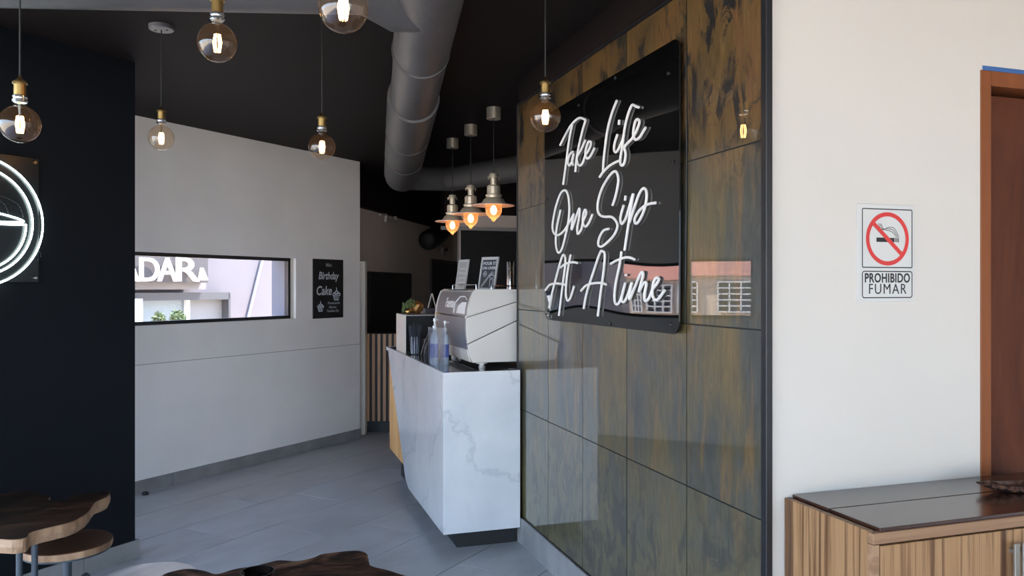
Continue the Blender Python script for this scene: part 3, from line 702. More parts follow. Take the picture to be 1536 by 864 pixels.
# ------------------------------------------------------------------ NEON CIRCLE SIGN on the black partition
nb = -1.30
cs, cz_ = at_n(-40, 331, nb)
r_v = 0.325
pz0 = at_n(57, 424, nb)[1]; pz1 = at_n(57, 238, nb)[1]; ps1 = at_n(57, 330, nb)[0]
cup = thing('neon_circle_sign', 'cool white neon circle sign with a cup outline, on a black panel at far left', 'sign', L(cs, nb, cz_), ANG)
w2 = ps1-cs
bm = B(); box(bm, -w2, w2, -0.012, 0, pz0-cz_, pz1-cz_); obj('backing_panel', bm, M_neonpanel, cup, bevel=0.003)
def ring(r, name='neon_ring'):
    bm = B(); tube(bm, [(r*math.cos(2*PI*k/64), -0.022, r*math.sin(2*PI*k/64)) for k in range(64)], 0.0045, 8, closed=True); obj(name, bm, M_neon_cool, cup, smooth=True)
ring(r_v); ring(r_v-0.052)
ri_ = r_v-0.085
bm = B(); tube(bm, [(ri_*math.cos(a), -0.022, ri_*math.sin(a)-0.005) for a in [-PI*k/28 for k in range(29)]], 0.0045, 8); obj('neon_cup', bm, M_neon_cool, cup, smooth=True)
bm = B(); tube(bm, [(-ri_, -0.022, -0.005), (0, -0.022, -0.014), (ri_, -0.022, -0.005)], 0.0045, 8); obj('neon_cup_rim', bm, M_neon_cool, cup, smooth=True)
bm = B(); tube(bm, spline([(-ri_*0.97, -0.022, 0.012), (-ri_*0.5, -0.022, 0.042), (0, -0.022, 0.054), (ri_*0.5, -0.022, 0.042), (ri_*0.95, -0.022, 0.014), (ri_*0.7, -0.022, 0.004), (0, -0.022, 0.0), (-ri_*0.7, -0.022, 0.004)], 6, True), 0.0045, 8, closed=True); obj('neon_leaf', bm, M_neon_cool, cup, smooth=True)
for sx_, zz_ in ((w2-0.025, pz1-cz_-0.025), (w2-0.025, pz0-cz_+0.025), (-w2+0.025, pz1-cz_-0.025), (-w2+0.025, pz0-cz_+0.025)):
    bm = B(); lathe(bm, [(0, 0.012), (0.008, 0.012), (0.008, 0.026), (0, 0.028)], 12, M=Matrix.Translation((sx_, 0, zz_)) @ Matrix.Rotation(PI/2, 4, 'X')); obj('screw', bm, M_brass if zz_ > 0 else M_chrome, cup, smooth=True)
bm = B(); tube(bm, spline([(0.27, -0.02, -0.17), (0.29, -0.022, -0.19), (0.315, -0.02, -0.17), (0.31, -0.024, -0.14), (0.30, -0.02, -0.16)], 5), 0.0015, 5)
obj('thin_wire', bm, M_clear, cup)
for a in (0.06, 0.13, 0.2):
    bm = B(); tube(bm, spline([(a-0.1, -0.016, 0.14), (a, -0.016, 0.10), (a+0.03, -0.016, 0.03)], 5), 0.0012, 5); obj('thin_wire', bm, M_clear, cup)

# ------------------------------------------------------------------ COUNTER
CX = 1.07; CY0, CY1 = 4.63, 6.80; CT = 1.082
ct = thing('bar_counter', 'tall service counter clad in white veined marble with oak slats at its far side', 'counter', (CX, CY0, 0))
def cb(*a): bm = B(); box(bm, *a); return bm
def CM(bm): bmesh.ops.translate(bm, vec=(-CX, -CY0, 0), verts=bm.verts); return bm
obj('front_slab', CM(cb(CX, SX-0.018, CY0, CY0+0.02, 0.105, CT)), M_marble, ct, bevel=0.0015, seg=1)
# side slab, slanted
bm = B(); side = [(4.63, CT), (6.74, CT), (5.90, 0.13), (5.80, 0.105), (4.63, 0.105)]
side = [(4.65, CT), (6.74, CT), (5.90, 0.150), (5.78, 0.105), (4.65, 0.105)]
va = [bm.verts.new((CX, y, z)) for y, z in side]; vb = [bm.verts.new((CX+0.02, y, z)) for y, z in side]
bm.faces.new(va); bm.faces.new(vb[::-1])
for i in range(5): bm.faces.new((va[i], vb[i], vb[(i+1)%5], va[(i+1)%5]))
obj('side_slab', CM(bm), M_marble, ct, bevel=0.001, seg=1)
bm = B(); box(bm, CX+0.02, 1.50, CY0+0.02, CY1, CT-0.02, CT-0.002); box(bm, 1.50, 1.85, SY1+0.03, CY1, CT-0.02, CT-0.002); obj('worktop', CM(bm), M_topstone, ct)
bm = B(); box(bm, CX-0.0, CX+0.02, 6.742, CY1+0.02, CT-0.03, CT); box(bm, CX+0.02, 1.85, CY1, CY1+0.02, CT-0.03, CT); obj('worktop_edge', CM(bm), M_marble, ct)
bm = B(); box(bm, CX+0.045, 1.55, CY0+0.03, CY1-0.05, 0.2, CT-0.02); obj('carcass', CM(bm), M_dark, ct)
bm = B(); box(bm, CX+0.10, 1.55, CY0+0.06, CY1-0.15, 0, 0.2); obj('toe_kick', CM(bm), M_dark, ct)
y = 5.6
while y < CY1-0.02:
    bm = B(); box(bm, CX+0.024, CX+0.046, y, y+0.044, 0.205, CT-0.022); obj('slat', CM(bm), M_oak, ct, bevel=0.003, seg=1); y += 0.060

# espresso machine -----------------------------------------------------------
MY0, MY1 = 4.82, 5.72
em = thing('espresso_machine', 'white two group espresso machine with brushed steel back on the marble counter', 'coffee machine', (1.27, MY0, CT))
def EM(bm): bmesh.ops.translate(bm, vec=(-1.27, -MY0, -CT), verts=bm.verts); return bm
prof = spline([(1.300, 1.118), (1.284, 1.16), (1.268, 1.24), (1.260, 1.33), (1.264, 1.42), (1.278, 1.50), (1.305, 1.570), (1.330, 1.583)], 3)
prof = [(p[0], p[1]) for p in [(q.x, q.y) for q in [Vector((a.x, a.y, 0)) for a in [Vector((*p, 0)) if not isinstance(p, Vector) else p for p in prof]]]] if False else [(p[0], p[1]) for p in prof]
def at_prof(z):
    for a, b_ in zip(prof, prof[1:]):
        if a[1] <= z <= b_[1]: return a[0]+(b_[0]-a[0])*(z-a[1])/(b_[1]-a[1])
    return prof[-1][0]
def clipped(zlo, zhi, x1=1.86):
    """profile polygon between two slanted lines z = zlo(x), zhi(x)"""
    zs_ = []; out = []
    k = 30
    z_a, z_b = zlo(1.27), zhi(1.27)
    for i in range(k+1):
        z = z_a+(z_b-z_a)*i/k; z = min(max(z, prof[0][1]), prof[-1][1]); out.append((at_prof(z), z))
    ztop = zhi(x1); out.append((x1, min(ztop, 1.583))); out.append((x1, max(zlo(x1), 1.118)))
    cl_ = []
    for p in out:
        if not cl_ or (abs(p[0]-cl_[-1][0])+abs(p[1]-cl_[-1][1])) > 1e-4: cl_.append(p)
    return cl_
def slab_xz(poly, y0, y1):
    bm = B(); a = [bm.verts.new((x, y0, z)) for x, z in poly]; b_ = [bm.verts.new((x, y1, z)) for x, z in poly]; n = len(poly)
    bm.faces.new(a); bm.faces.new(b_[::-1])
    for i in range(n): bm.faces.new((a[i], b_[i], b_[(i+1)%n], a[(i+1)%n]))
    return bm
def seam(u0, v0, u1, v1):
    a = at_y(u0, v0, MY0-0.012); b_ = at_y(u1, v1, MY0-0.012); k = (b_.z-a.z)/(b_.x-a.x); return lambda x, a=a, k=k: a.z+k*(x-a.x)
s1_ = seam(708, 474, 777, 452); s2_ = seam(711, 512, 777, 480); gp = 0.0035
for lo_, hi_ in ((lambda x: 1.118, lambda x: s2_(x)-gp), (lambda x: s2_(x)+gp, lambda x: s1_(x)-gp), (lambda x: s1_(x)+gp, lambda x: 1.583)):
    obj('side_panel', EM(slab_xz(clipped(lo_, hi_), MY0-0.012, MY0+0.02)), M_whitepl, em, bevel=0.003)
full = [(x+0.012, z) for x, z in prof]+[(1.85, 1.575), (1.85, 1.118)]; full = [(x, min(z, 1.575)) for x, z in full]
obj('body', EM(slab_xz([(1.312, 1.12)]+[(x, z) for x, z in full[1:-3]]+[(1.35, 1.575), (1.85, 1.575), (1.85, 1.12)], MY0+0.02, MY1)), M_whitepl, em)
obj('far_side_panel', EM(slab_xz(clipped(lambda x: 1.118, lambda x: 1.583), MY1-0.005, MY1+0.02)), M_whitepl, em, bevel=0.003)
def band(z0, z1, off, y0, y1, name, m, k=8):
    pts = [(at_prof(z0+(z1-z0)*i/k)+off, z0+(z1-z0)*i/k) for i in range(k+1)]
    poly = pts+[(x+0.012, z) for x, z in reversed(pts)]
    return obj(name, EM(slab_xz(poly, y0, y1)), m, em, smooth=True)
band(1.415, 1.565, 0.003, MY0+0.022, MY1-0.02, 'upper_back_panel', M_steel)
band(1.400, 1.412, -0.003, MY0+0.022, MY1-0.02, 'trim_strip', M_chrome)
band(1.205, 1.396, 0.003, MY0+0.022, MY1-0.02, 'lower_back_panel', M_steel)
band(1.120, 1.200, -0.006, MY0+0.022, MY1-0.02, 'drip_skirt', M_whitepl)
bm = B(); box(bm, 1.34, 1.84, MY0+0.03, MY1-0.03, 1.575, 1.58); obj('cup_tray', EM(bm), M_chrome, em)
bm = B(); tube(bm, [(1.37, MY0+0.15, 1.58), (1.37, MY0+0.15, 1.612), (1.37, MY1-0.1, 1.612), (1.37, MY1-0.1, 1.58)], 0.004, 8); tube(bm, [(1.45, MY0+0.08, 1.58), (1.45, MY0+0.08, 1.605), (1.82, MY0+0.08, 1.605), (1.82, MY0+0.08, 1.58)], 0.004, 8); obj('cup_rail', EM(bm), M_chrome, em, smooth=True)
for fx, fy in ((1.385, MY0+0.07), (1.77, MY0+0.07), (1.385, MY1-0.08), (1.77, MY1-0.08)):
    bm = B(); lathe(bm, [(0, 0), (0.022, 0), (0.024, 0.008), (0.018, 0.014), (0.018, 0.022), (0.036, 0.024), (0.036, 0.038), (0, 0.038)], 20, (fx, fy, CT-0.002)); obj('foot', EM(bm), [M_whitepl], em, smooth=True)
bm = B(); tube(bm, [(1.36, MY0+0.15, 1.105), (1.36, MY1-0.15, 1.100)], 0.006, 8); obj('drain_pipe', EM(bm), M_chrome, em)
nm = text_mesh('maker_script', 'Faema', 0.095, M_white2, em, (at_prof(1.49)-0.0015-1.27, 0.50, 1.487-CT), (PI/2, 0, -PI/2), ext=0.001, shear=0.35, bold=0.0012)
nm.rotation_euler = (PI/2-0.17, 0, -PI/2)
# angular white outline and flat white shape beside the script
bm = B(); pts = [(0.34, 1.425), (0.345, 1.49), (0.25, 1.535), (0.12, 1.537), (0.07, 1.52)]
tube(bm, [(at_prof(z)-0.002-1.27, y, z-CT) for y, z in pts], 0.004, 6); obj('angular_outline', bm, M_white2, em)
bm = B()
a = [(0.27, 1.425), (0.25, 1.47), (0.17, 1.50), (0.07, 1.50), (0.07, 1.425)]
vv_ = [bm.verts.new((at_prof(z)-0.0012-1.27, y, z-CT)) for y, z in a]; vw = [bm.verts.new((at_prof(z)+0.003-1.27, y, z-CT)) for y, z in a]
bm.faces.new(vv_); bm.faces.new(vw[::-1])
for i in range(5): bm.faces.new((vv_[i], vv_[(i+1)%5], vw[(i+1)%5], vw[i]))
obj('angular_plate', bm, M_white2, em)

# framed chalk cards on the machine
def framed(x, y, z, rz, lean, w_, h_, lines, label, deco):
    t = thing('framed_card', label, 'sign', (x, y, z), rz); 
    piv = D.objects.new('frame', None)
    bm = B(); f = 0.012
    R_ = Matrix.Rotation(-lean, 4, 'X')
    def put(bm): bmesh.ops.transform(bm, matrix=R_, verts=bm.verts); return bm
    for bxs in ((-w_/2, w_/2, 0, 0.014, 0, f), (-w_/2, w_/2, 0, 0.014, h_-f*1.6, h_), (-w_/2, -w_/2+f, 0, 0.014, f, h_-f*1.6), (w_/2-f, w_/2, 0, 0.014, f, h_-f*1.6)): box(bm, *bxs)
    obj('frame', put(bm), mat('worn_silver_frame', (0.42, 0.42, 0.42), 0.45), t, bevel=0.001, seg=1)
    bm = B(); box(bm, -w_/2+f, w_/2-f, 0.006, 0.012, f, h_-f*1.6); obj('board', put(bm), deco[0], t)
    for s_, sz_, zz in lines:
        q = R_ @ Vector((0, 0.0055, zz)); text_mesh('lettering', s_, sz_, deco[1], t, q, (PI/2-lean, 0, 0), ext=0.0004, bold=0.0006)
    bm = B()
    for pl_ in deco[2]:
        tube(bm, [(a, 0.0055, b_) for a, b_ in pl_], 0.0016, 5)
    if len(bm.verts): obj('drawing', put(bm), deco[1], t)
    else: bm.free()
    bm = B(); tube(bm, [(0, 0.012, 0.0), (0, 0.012, h_*0.8)], 0.002, 6); put(bm)
    bb_ = B(); bm.free(); tube(bb_, [R_ @ Vector((0, 0.014, h_*0.75)), (0, 0.012+h_*math.tan(lean)+0.05, 0.003)], 0.003, 6); obj('easel_leg', bb_, M_dark, t)
circ = lambda cx, cz, r, k=12, sq=1.3: [(cx+r*math.cos(2*PI*i/k), cz+r*sq*math.sin(2*PI*i/k)) for i in range(k+1)]
framed(1.47, 5.10, 1.5815, math.radians(-58), 0.20, 0.15, 0.225, [('POUR IT', 0.030, 0.180), ('ON OVER', 0.027, 0.148)], 'black chalk card with white drawing in a silver frame on the coffee machine',
       (mat('slate_board', (0.035, 0.035, 0.045), 0.6), M_chalk, [circ(-0.030, 0.108, 0.014), circ(-0.030, 0.108, 0.005), [(-0.055, 0.02), (0.02, 0.115)], [(-0.045, 0.018), (0.03, 0.113)], circ(0.035, 0.112, 0.008), [(0.012, 0.098), (0.058, 0.098), (0.045, 0.078), (0.025, 0.078), (0.012, 0.098)], [(0.022, 0.07), (0.05, 0.07), (0.046, 0.02), (0.026, 0.02), (0.022, 0.07)]]))
framed(1.375, 5.45, 1.5815, math.radians(-78), 0.16, 0.15, 0.215, [('MENU', 0.030, 0.165), ('~~~~', 0.04, 0.12), ('~~~~', 0.04, 0.08)][:0], 'pale grey card in a silver frame, left one on the coffee machine',
       (mat('pale_printed_card', (0.30, 0.30, 0.29), 0.5), M_white2, [[(-0.05, 0.05), (0.05, 0.05)], [(-0.05, 0.08), (0.05, 0.085)], [(-0.05, 0.12), (0.05, 0.115)], [(-0.04, 0.15), (0.04, 0.15)]]))
q = at_d(769, 425, 5.45)
bm = B(); lathe(bm, [(0, 0), (0.026, 0), (0.026, 0.19), (0.024, 0.195), (0, 0.195)], 24); tag(obj('steel_tumbler', bm, M_chrome, smooth=True, loc=(1.70, 5.27, 1.5815)), 'tall chrome tumbler on the coffee machine by the tiled wall', 'tumbler')

# organiser with plant, cup of straws etc.
og = thing('condiment_organiser', 'white open fronted organiser box with dark inside at the far end of the counter', 'box', (1.10, 6.10, CT-0.002))
bm = B(); box(bm, 0, 0.012, 0, 0.38, 0, 0.300); obj('side_panel', bm, mat('off_white_panel', (0.62, 0.61, 0.56), 0.5), og)
bm = B(); box(bm, 0.012, 0.242, 0, 0.38, 0.290, 0.300); obj('top_panel', bm, M_skirt, og)
bm = B(); box(bm, 0.23, 0.242, 0, 0.38, 0, 0.290); obj('right_panel', bm, M_dark, og)
bm = B(); box(bm, 0.012, 0.23, 0.08, 0.38, 0.0, 0.288); obj('inner_back', bm, M_dark, og)
bm = B(); box(bm, 0.012, 0.23, 0.0, 0.08, 0.0, 0.012); obj('shelf', bm, M_dark, og)
pp = thing('potted_succulent', 'faceted gold planter with trailing green succulent on top of the white organiser', 'plant', (1.22, 6.22, CT+0.298))
bm = B(); bmesh.ops.create_icosphere(bm, subdivisions=1, radius=0.062); bmesh.ops.scale(bm, vec=(1, 1, 0.9), verts=bm.verts); bmesh.ops.translate(bm, vec=(0.0, 0, 0.053), verts=bm.verts)
for v in bm.verts: v.co.z = max(v.co.z, 0)
obj('planter', bm, mat('matt_copper_gold', (0.50, 0.27, 0.10), 0.35, 0.9), pp)
bm = B(); bmesh.ops.create_icosphere(bm, subdivisions=3, radius=0.022); bmesh.ops.translate(bm, vec=(-0.075, -0.03, 0.022), verts=bm.verts); obj('gold_ball', bm, M_brass, pp, smooth=True)
bm = B()
for k in range(520):
    th = random.uniform(0, 2*PI); rr_ = random.uniform(0, 1)**0.5
    c_ = Vector((-0.045+0.065*rr_*math.cos(th), 0.055*rr_*math.sin(th), 0.085+0.05*random.uniform(-1, 1)*(1.1-rr_)-0.02*rr_))
    if random.random() < 0.15: c_ = Vector((-0.105+random.gauss(0, 0.006), random.gauss(0, 0.015), random.uniform(0.015, 0.09)))
    M4 = Matrix.Translation(c_) @ Matrix.Rotation(random.uniform(0, 6), 4, 'Z') @ Matrix.Rotation(random.uniform(-1, 1), 4, 'X')
    lathe(bm, [(0, -0.006), (0.0035, 0), (0, 0.008)], 5, M=M4)
M_suc = mat('succulent_green', (0.06, 0.09, 0.03), 0.5); base(M_suc, ramp(M_suc, noise(M_suc, coords(M_suc), 60, 3), [(0.35, (0.03, 0.05, 0.015)), (0.55, (0.13, 0.19, 0.06)), (0.7, (0.34, 0.38, 0.18))]))
lf = obj('foliage', bm, M_suc, pp); 
sc_ = thing('straw_cup', 'clear cup holding a bundle of dark straws, before the white organiser', 'cup', (1.155, 5.96, CT-0.002))
bm = B(); lathe(bm, [(0, 0.002), (0.034, 0.002), (0.042, 0.13), (0.040, 0.13), (0.032, 0.006), (0, 0.006)], 24); obj('cup', bm, M_clear, sc_, smooth=True)
for k in range(16):
    a = 2*PI*k/16; bm = B(); tube(bm, [(0.020*math.cos(a), 0.020*math.sin(a), 0.008), (0.046*math.cos(a), 0.046*math.sin(a), 0.225+random.uniform(-0.015, 0.012))], 0.0035, 6); obj('straw', bm, mat('dark_blue_straw', (0.03, 0.04, 0.06), 0.4) if k == 0 else D.materials['dark_blue_straw'], sc_)
for k in range(9):
    a = 2*PI*k/9+0.2; bm = B(); tube(bm, [(0.026*math.cos(a), 0.026*math.sin(a), 0.008), (0.034*math.cos(a), 0.034*math.sin(a), 0.135)], 0.0032, 6); obj('white_straw', bm, M_white2, sc_)
tg = thing('serving_tongs', 'black serving tongs leaning in a dark cup beside the straws', 'tongs', (1.245, 5.86, CT-0.002))
for dx in (-0.012, 0.012):
    bm = B(); tube(bm, spline([(dx-0.05, 0, 0.004), (dx-0.035, 0, 0.06), (dx, 0, 0.15), (dx+0.03, 0, 0.22)], 4), [0.007]*13, 8); obj('arm', bm, M_blackmetal, tg, smooth=True)
bm = B(); lathe(bm, [(0, 0), (0.034, 0), (0.037, 0.12), (0.034, 0.12), (0.031, 0.004), (0, 0.004)], 20, (0.01, 0.07, 0)); tag(obj('black_cup', bm, M_blackmetal, smooth=True, loc=(1.235, 5.9, CT-0.002)), 'plain black cup behind the serving tongs on the counter', 'cup')
# sanitiser bottles
def bottle(x, y, h_, label):
    t = thing('pump_bottle', label, 'bottle', (x, y, CT-0.002), 0.4, 'sanitiser pump bottles on the counter')
    bm = B(); lathe(bm, [(0, 0), (0.026, 0), (0.028, 0.006), (0.028, h_*0.55), (0.022, h_*0.66), (0.010, h_*0.72), (0.010, h_*0.76), (0, h_*0.76)], 20); obj('body', bm, mat('milky_plastic', (0.55, 0.60, 0.66), 0.3) if 'milky_plastic' not in D.materials else D.materials['milky_plastic'], t, smooth=True)
    bm = B(); lathe(bm, [(0.0286, h_*0.16), (0.0286, h_*0.46)], 20); obj('label_band', bm, mat('blue_label', (0.10, 0.14, 0.42), 0.5) if 'blue_label' not in D.materials else D.materials['blue_label'], t, smooth=True)
    bm = B(); lathe(bm, [(0, h_*0.75), (0.013, h_*0.75), (0.013, h_*0.84), (0.004, h_*0.85), (0.004, h_*0.93), (0.009, h_*0.94), (0.009, h_), (0, h_)], 14); tube(bm, [(0, 0, h_*0.97), (0.032, 0, h_*0.96)], 0.004, 6); obj('pump', bm, M_white2, t, smooth=True)
bottle(1.125, 5.13, 0.31, 'pump bottle standing in the clear acrylic holder at the counter edge')
bottle(1.205, 5.17, 0.29, 'pump bottle against the steel back of the coffee machine')
hd = thing('acrylic_holder', 'tall clear acrylic holder on the counter edge before the coffee machine', 'holder', (1.102, 4.98, CT-0.002))
bm = B()
for b_ in ((-0.009, 0.060, 0, 0.004, 0, 0.25), (-0.009, 0.060, 0.20, 0.204, 0, 0.25), (-0.009, -0.006, 0.004, 0.20, 0, 0.25), (0.057, 0.060, 0.004, 0.20, 0, 0.25)): box(bm, *b_)
obj('walls', bm, M_clear, hd)
till = thing('card_terminal', 'dark grey till box at the far end of the counter behind the organiser', 'till', (1.46, 6.68, CT-0.002))
bm = B(); box(bm, -0.10, 0.10, -0.09, 0.09, 0, 0.20); obj('base', bm, M_dark, till, bevel=0.005)
bm = B(); box(bm, -0.10, 0.10, -0.085, 0.085, 0.20, 0.335); obj('head', bm, mat('slate_grey_plastic', (0.10, 0.105, 0.12), 0.4), till, bevel=0.01)
tcard = thing('tent_card', 'small white tent card on top of the dark till box', 'card', (1.44, 6.66, CT+0.333))
for sgn in (1, -1):
    bm = B(); box(bm, -0.002, 0.002, -0.04, 0.04, 0, 0.13, M=Matrix.Translation((0.035*sgn, 0, 0.0)) @ Matrix.Rotation(-0.26*sgn, 4, 'Y')); obj('leaf', bm, M_white2, tcard, rot=(0, 0, -0.3))

# ------------------------------------------------------------------ back area
sc = thing('slatted_bar_front', 'low cabinet with orange brown vertical slats beneath the dark screen', 'cabinet', at_d(549, 652, 8.6)*1, -YAW)
sc.location.z = 0
bm = B(); box(bm, 0, 1.0, 0.02, 0.30, 0.13, 1.085); obj('carcass', bm, M_dark, sc)
bm = B(); box(bm, 0.0, 1.0, 0.05, 0.28, 0, 0.13); obj('plinth', bm, M_dark, sc)
for k in range(16):
    bm = B(); box(bm, 0.004+k*0.0605, 0.038+k*0.0605, 0, 0.02, 0.13, 1.085); obj('slat', bm, M_brownslat, sc, bevel=0.002, seg=1)
q = at_d(544, 640, 8.52)
bm = B(); box(bm, -0.029, 0.029, -0.02, 0.10, 0, 1.875); structure(obj('trim_2', bm, mat('cream_post', (0.88, 0.86, 0.78), 0.5), loc=(q.x, q.y, 0), rot=(0, 0, -YAW), bevel=0.003))
# black door leaf / edge behind slats (dark screen)
s0, z1 = on_w(554, 407, -0.03); s1, z0 = on_w(617, 500, -0.03)
sn = thing('wall_screen', 'large switched off black screen on the brown grey rear wall', 'screen', W0+WD*((s0+s1)/2), WA)
h_ = (s1-s0)/2
bm = B(); box(bm, -h_, h_, -0.035, -0.001, 0.98, z1); obj('bezel', bm, M_dark, sn, bevel=0.004)
bm = B(); box(bm, -h_+0.02, h_-0.02, -0.037, -0.0345, 1.0, z1-0.02); obj('glass', bm, M_acry, sn)
# menu panel with pale top strip
mp = thing('menu_board', 'big black menu board with a pale grey strip along its top behind the bar', 'board', (3.0, 9.5, 0))
bm = B(); box(bm, -0.585, 1.0, -0.03, -0.001, 1.2, 2.30); obj('board', bm, M_dark, mp)
bm = B(); box(bm, -0.84, 1.0, -0.05, -0.001, 2.30, 2.345); obj('top_strip', bm, mat('pale_grey_strip', (0.35, 0.34, 0.33), 0.5), mp)
# black elbow duct
def wp(u, v, off): a_, z_ = on_w(u, v, off); return W0+WD*a_+WN*off+Vector((0, 0, z_))
bd = thing('elbow_duct', 'short black curved duct mouth high on the rear wall left of the pendants', 'duct', wp(648, 356, -0.2))
bm = B(); pth = spline([wp(684, 296, -0.2), wp(676, 325, -0.2), wp(662, 347, -0.2), wp(647, 358, -0.2), wp(640, 361, -0.2)], 5)
tube(bm, [p-Vector(bd.location) for p in pth], [0.14]*(len(pth)-3)+[0.138, 0.125, 0.09], 20); obj('pipe', bm, M_dark, bd, smooth=True)
s0, z0 = on_w(662, 377, 0); cmx = thing('wall_sensor', 'small pale sensor box on the rear wall under the black duct mouth', 'sensor', W0+WD*s0+Vector((0, 0, z0)), WA)
bm = B(); box(bm, -0.04, 0.04, -0.05, -0.001, -0.06, 0.06); obj('housing', bm, M_skirt, cmx, bevel=0.008)
bm = B(); lathe(bm, [(0, -0.03), (0.03, -0.02), (0.03, 0.02), (0, 0.03)], 14, (0.05, -0.06, 0.03)); obj('lens', bm, M_dark, cmx, smooth=True)
# little pipe assembly
M_pipe = mat('galvanised_pipe', (0.55, 0.52, 0.48), 0.4, 0.3)
pipe = thing('pipe_fitting', 'thin bent metal pipe with elbows high on the rear wall', 'pipe', W0, 0)
pts = [on_w(u, v, -0.05) for u, v in ((570, 322), (578, 322), (578, 331), (593, 331), (593, 323), (606, 323), (606, 316))]
bm = B(); pw = [WD*s_+WN*(-0.05)+Vector((0, 0, z_)) for s_, z_ in pts]; tube(bm, pw, 0.018, 8); obj('pipe', bm, M_pipe, pipe, smooth=True)
for q in pw[1:-1]:
    bm = B(); bmesh.ops.create_icosphere(bm, subdivisions=2, radius=0.026); bmesh.ops.translate(bm, vec=q, verts=bm.verts); obj('elbow', bm, M_pipe, pipe, smooth=True)
bm = B(); tube(bm, [pw[3], pw[3]+WN*0.05], 0.01, 6); obj('bracket', bm, M_nickel, pipe)

# ------------------------------------------------------------------ BIRTHDAY CHALKBOARD on the grey wall
s0, z1 = at_n(470, 388, -0.012); s1, z0 = at_n(515, 476, -0.012)
w_, h_ = s1-s0, z1-z0
cbd = thing('chalkboard', 'small black chalkboard about birthday cake with drawn cupcakes on the grey wall', 'chalkboard', L((s0+s1)/2, 0, (z0+z1)/2), ANG)
bm = B(); box(bm, -w_/2, w_/2, -0.012, 0, -h_/2, h_/2); obj('board', bm, M_dark, cbd, bevel=0.002, seg=1)
def ln(s_, sz_, fx, fz, shear=0.2, m=None, b=0.001, sx_=1): text_mesh('lettering', s_, sz_, m or M_chalk, cbd, (fx*w_, -0.0125, (0.5-fz)*h_), (PI/2, 0, 0), ext=0.0005, shear=shear, bold=b, sxy=(sx_, 1))
ln('Mini', 0.05, 0.0, 0.10, 0.1, M_chalk2)
ln('Birthday', 0.105, -0.01, 0.285, 0.25, None, 0.002, 0.80)
ln('Cake', 0.125, -0.16, 0.54, 0.2, None, 0.0025, 0.85)
ln('Presentaci\u00f3n', 0.034, 0.17, 0.745, 0.2, M_chalk2); ln('Sabores', 0.034, 0.13, 0.815, 0.2, M_chalk2); ln('Tama\u00f1o: Ch', 0.034, 0.13, 0.880, 0.2, M_chalk2)
bm = B()
def ck(pts, r=0.003): tube(bm, [(a*w_, -0.013, (0.5-b_)*h_) for a, b_ in pts], r, 5)
for off in (0, 1):
    ox, oz, k = ((0.26, 0.62, 1.0), (-0.27, 0.82, 0.8))[off]
    ck([(ox-0.10*k, oz), (ox-0.07*k, oz+0.075*k), (ox+0.07*k, oz+0.075*k), (ox+0.10*k, oz), (ox-0.10*k, oz)], 0.005)
    ck([(ox-0.05*k, oz), (ox-0.035*k, oz+0.07*k)]); ck([(ox, oz), (ox, oz+0.07*k)]); ck([(ox+0.05*k, oz), (ox+0.035*k, oz+0.07*k)])
    ck([(ox-0.11*k, oz), (ox-0.12*k, oz-0.03*k), (ox-0.05*k, oz-0.06*k), (ox, oz-0.085*k), (ox+0.06*k, oz-0.06*k), (ox+0.12*k, oz-0.03*k), (ox+0.11*k, oz)], 0.006)
    ck([(ox-0.06*k, oz-0.03*k), (ox+0.06*k, oz-0.035*k)], 0.009)
    ck([(ox, oz-0.085*k), (ox, oz-0.14*k)], 0.0035)
obj('drawing', bm, M_chalk, cbd)

# ------------------------------------------------------------------ NO SMOKING SIGN
SYW = 2.185
q0_ = at_y(1285, 305, SYW); q1_ = at_y(1370, 452, SYW); sw_, sh_ = q1_.x-q0_.x, q0_.z-q1_.z
sgn_ = thing('no_smoking_sign', 'white wall sign with red no smoking symbol reading PROHIBIDO FUMAR', 'sign', ((q0_.x+q1_.x)/2, SYW, (q0_.z+q1_.z)/2))
bm = B(); box(bm, -sw_/2, sw_/2, -0.004, 0, -sh_/2, sh_/2); obj('plate', bm, M_print_white, sgn_, bevel=0.0015)
def frame_line(x0, x1, z0, z1, t, name='border_line', r=0.006):
    bm = B(); 
    def rr_(x0, x1, z0, z1, r):
        out = []
        for cx, cz, a0 in ((x1-r, z1-r, 0), (x0+r, z1-r, PI/2), (x0+r, z0+r, PI), (x1-r, z0+r, 1.5*PI)):
            for k in range(5): a = a0+PI/2*k/4; out.append((cx+r*math.cos(a), cz+r*math.sin(a)))
        return out
    o_ = rr_(x0, x1, z0, z1, r); i_ = rr_(x0+t, x1-t, z0+t, z1-t, max(r-t, 0.001))
    a = [bm.verts.new((x, -0.0045, z)) for x, z in o_]; b_ = [bm.verts.new((x, -0.0045, z)) for x, z in i_]
    for k in range(len(a)): bm.faces.new((a[k], a[(k+1)%len(a)], b_[(k+1)%len(a)], b_[k]))
    obj(name, bm, M_print_black, sgn_)
X0, X1 = -sw_/2+0.075*sw_, sw_/2-0.035*sw_
def zf(f): return sh_/2-f*sh_
frame_line(X0, X1, zf(0.655), zf(0.045), 0.0036); frame_line(X0, X1, zf(0.965), zf(0.685), 0.0036, r=0.010)
ccx, ccz = (X0+X1)/2, zf(0.355); Ra = (X1-X0)*0.425; Rz = Ra*1.0; rt = 0.0145
bm = B(); K = 64
o_ = [bm.verts.new((ccx+Ra*math.cos(2*PI*k/K), -0.0052, ccz+Rz*math.sin(2*PI*k/K))) for k in range(K)]; i_ = [bm.verts.new((ccx+(Ra-rt)*math.cos(2*PI*k/K), -0.0052, ccz+(Rz-rt)*math.sin(2*PI*k/K))) for k in range(K)]
for k in range(K): bm.faces.new((o_[k], o_[(k+1)%K], i_[(k+1)%K], i_[k]))
obj('red_ring', bm, M_print_red, sgn_)
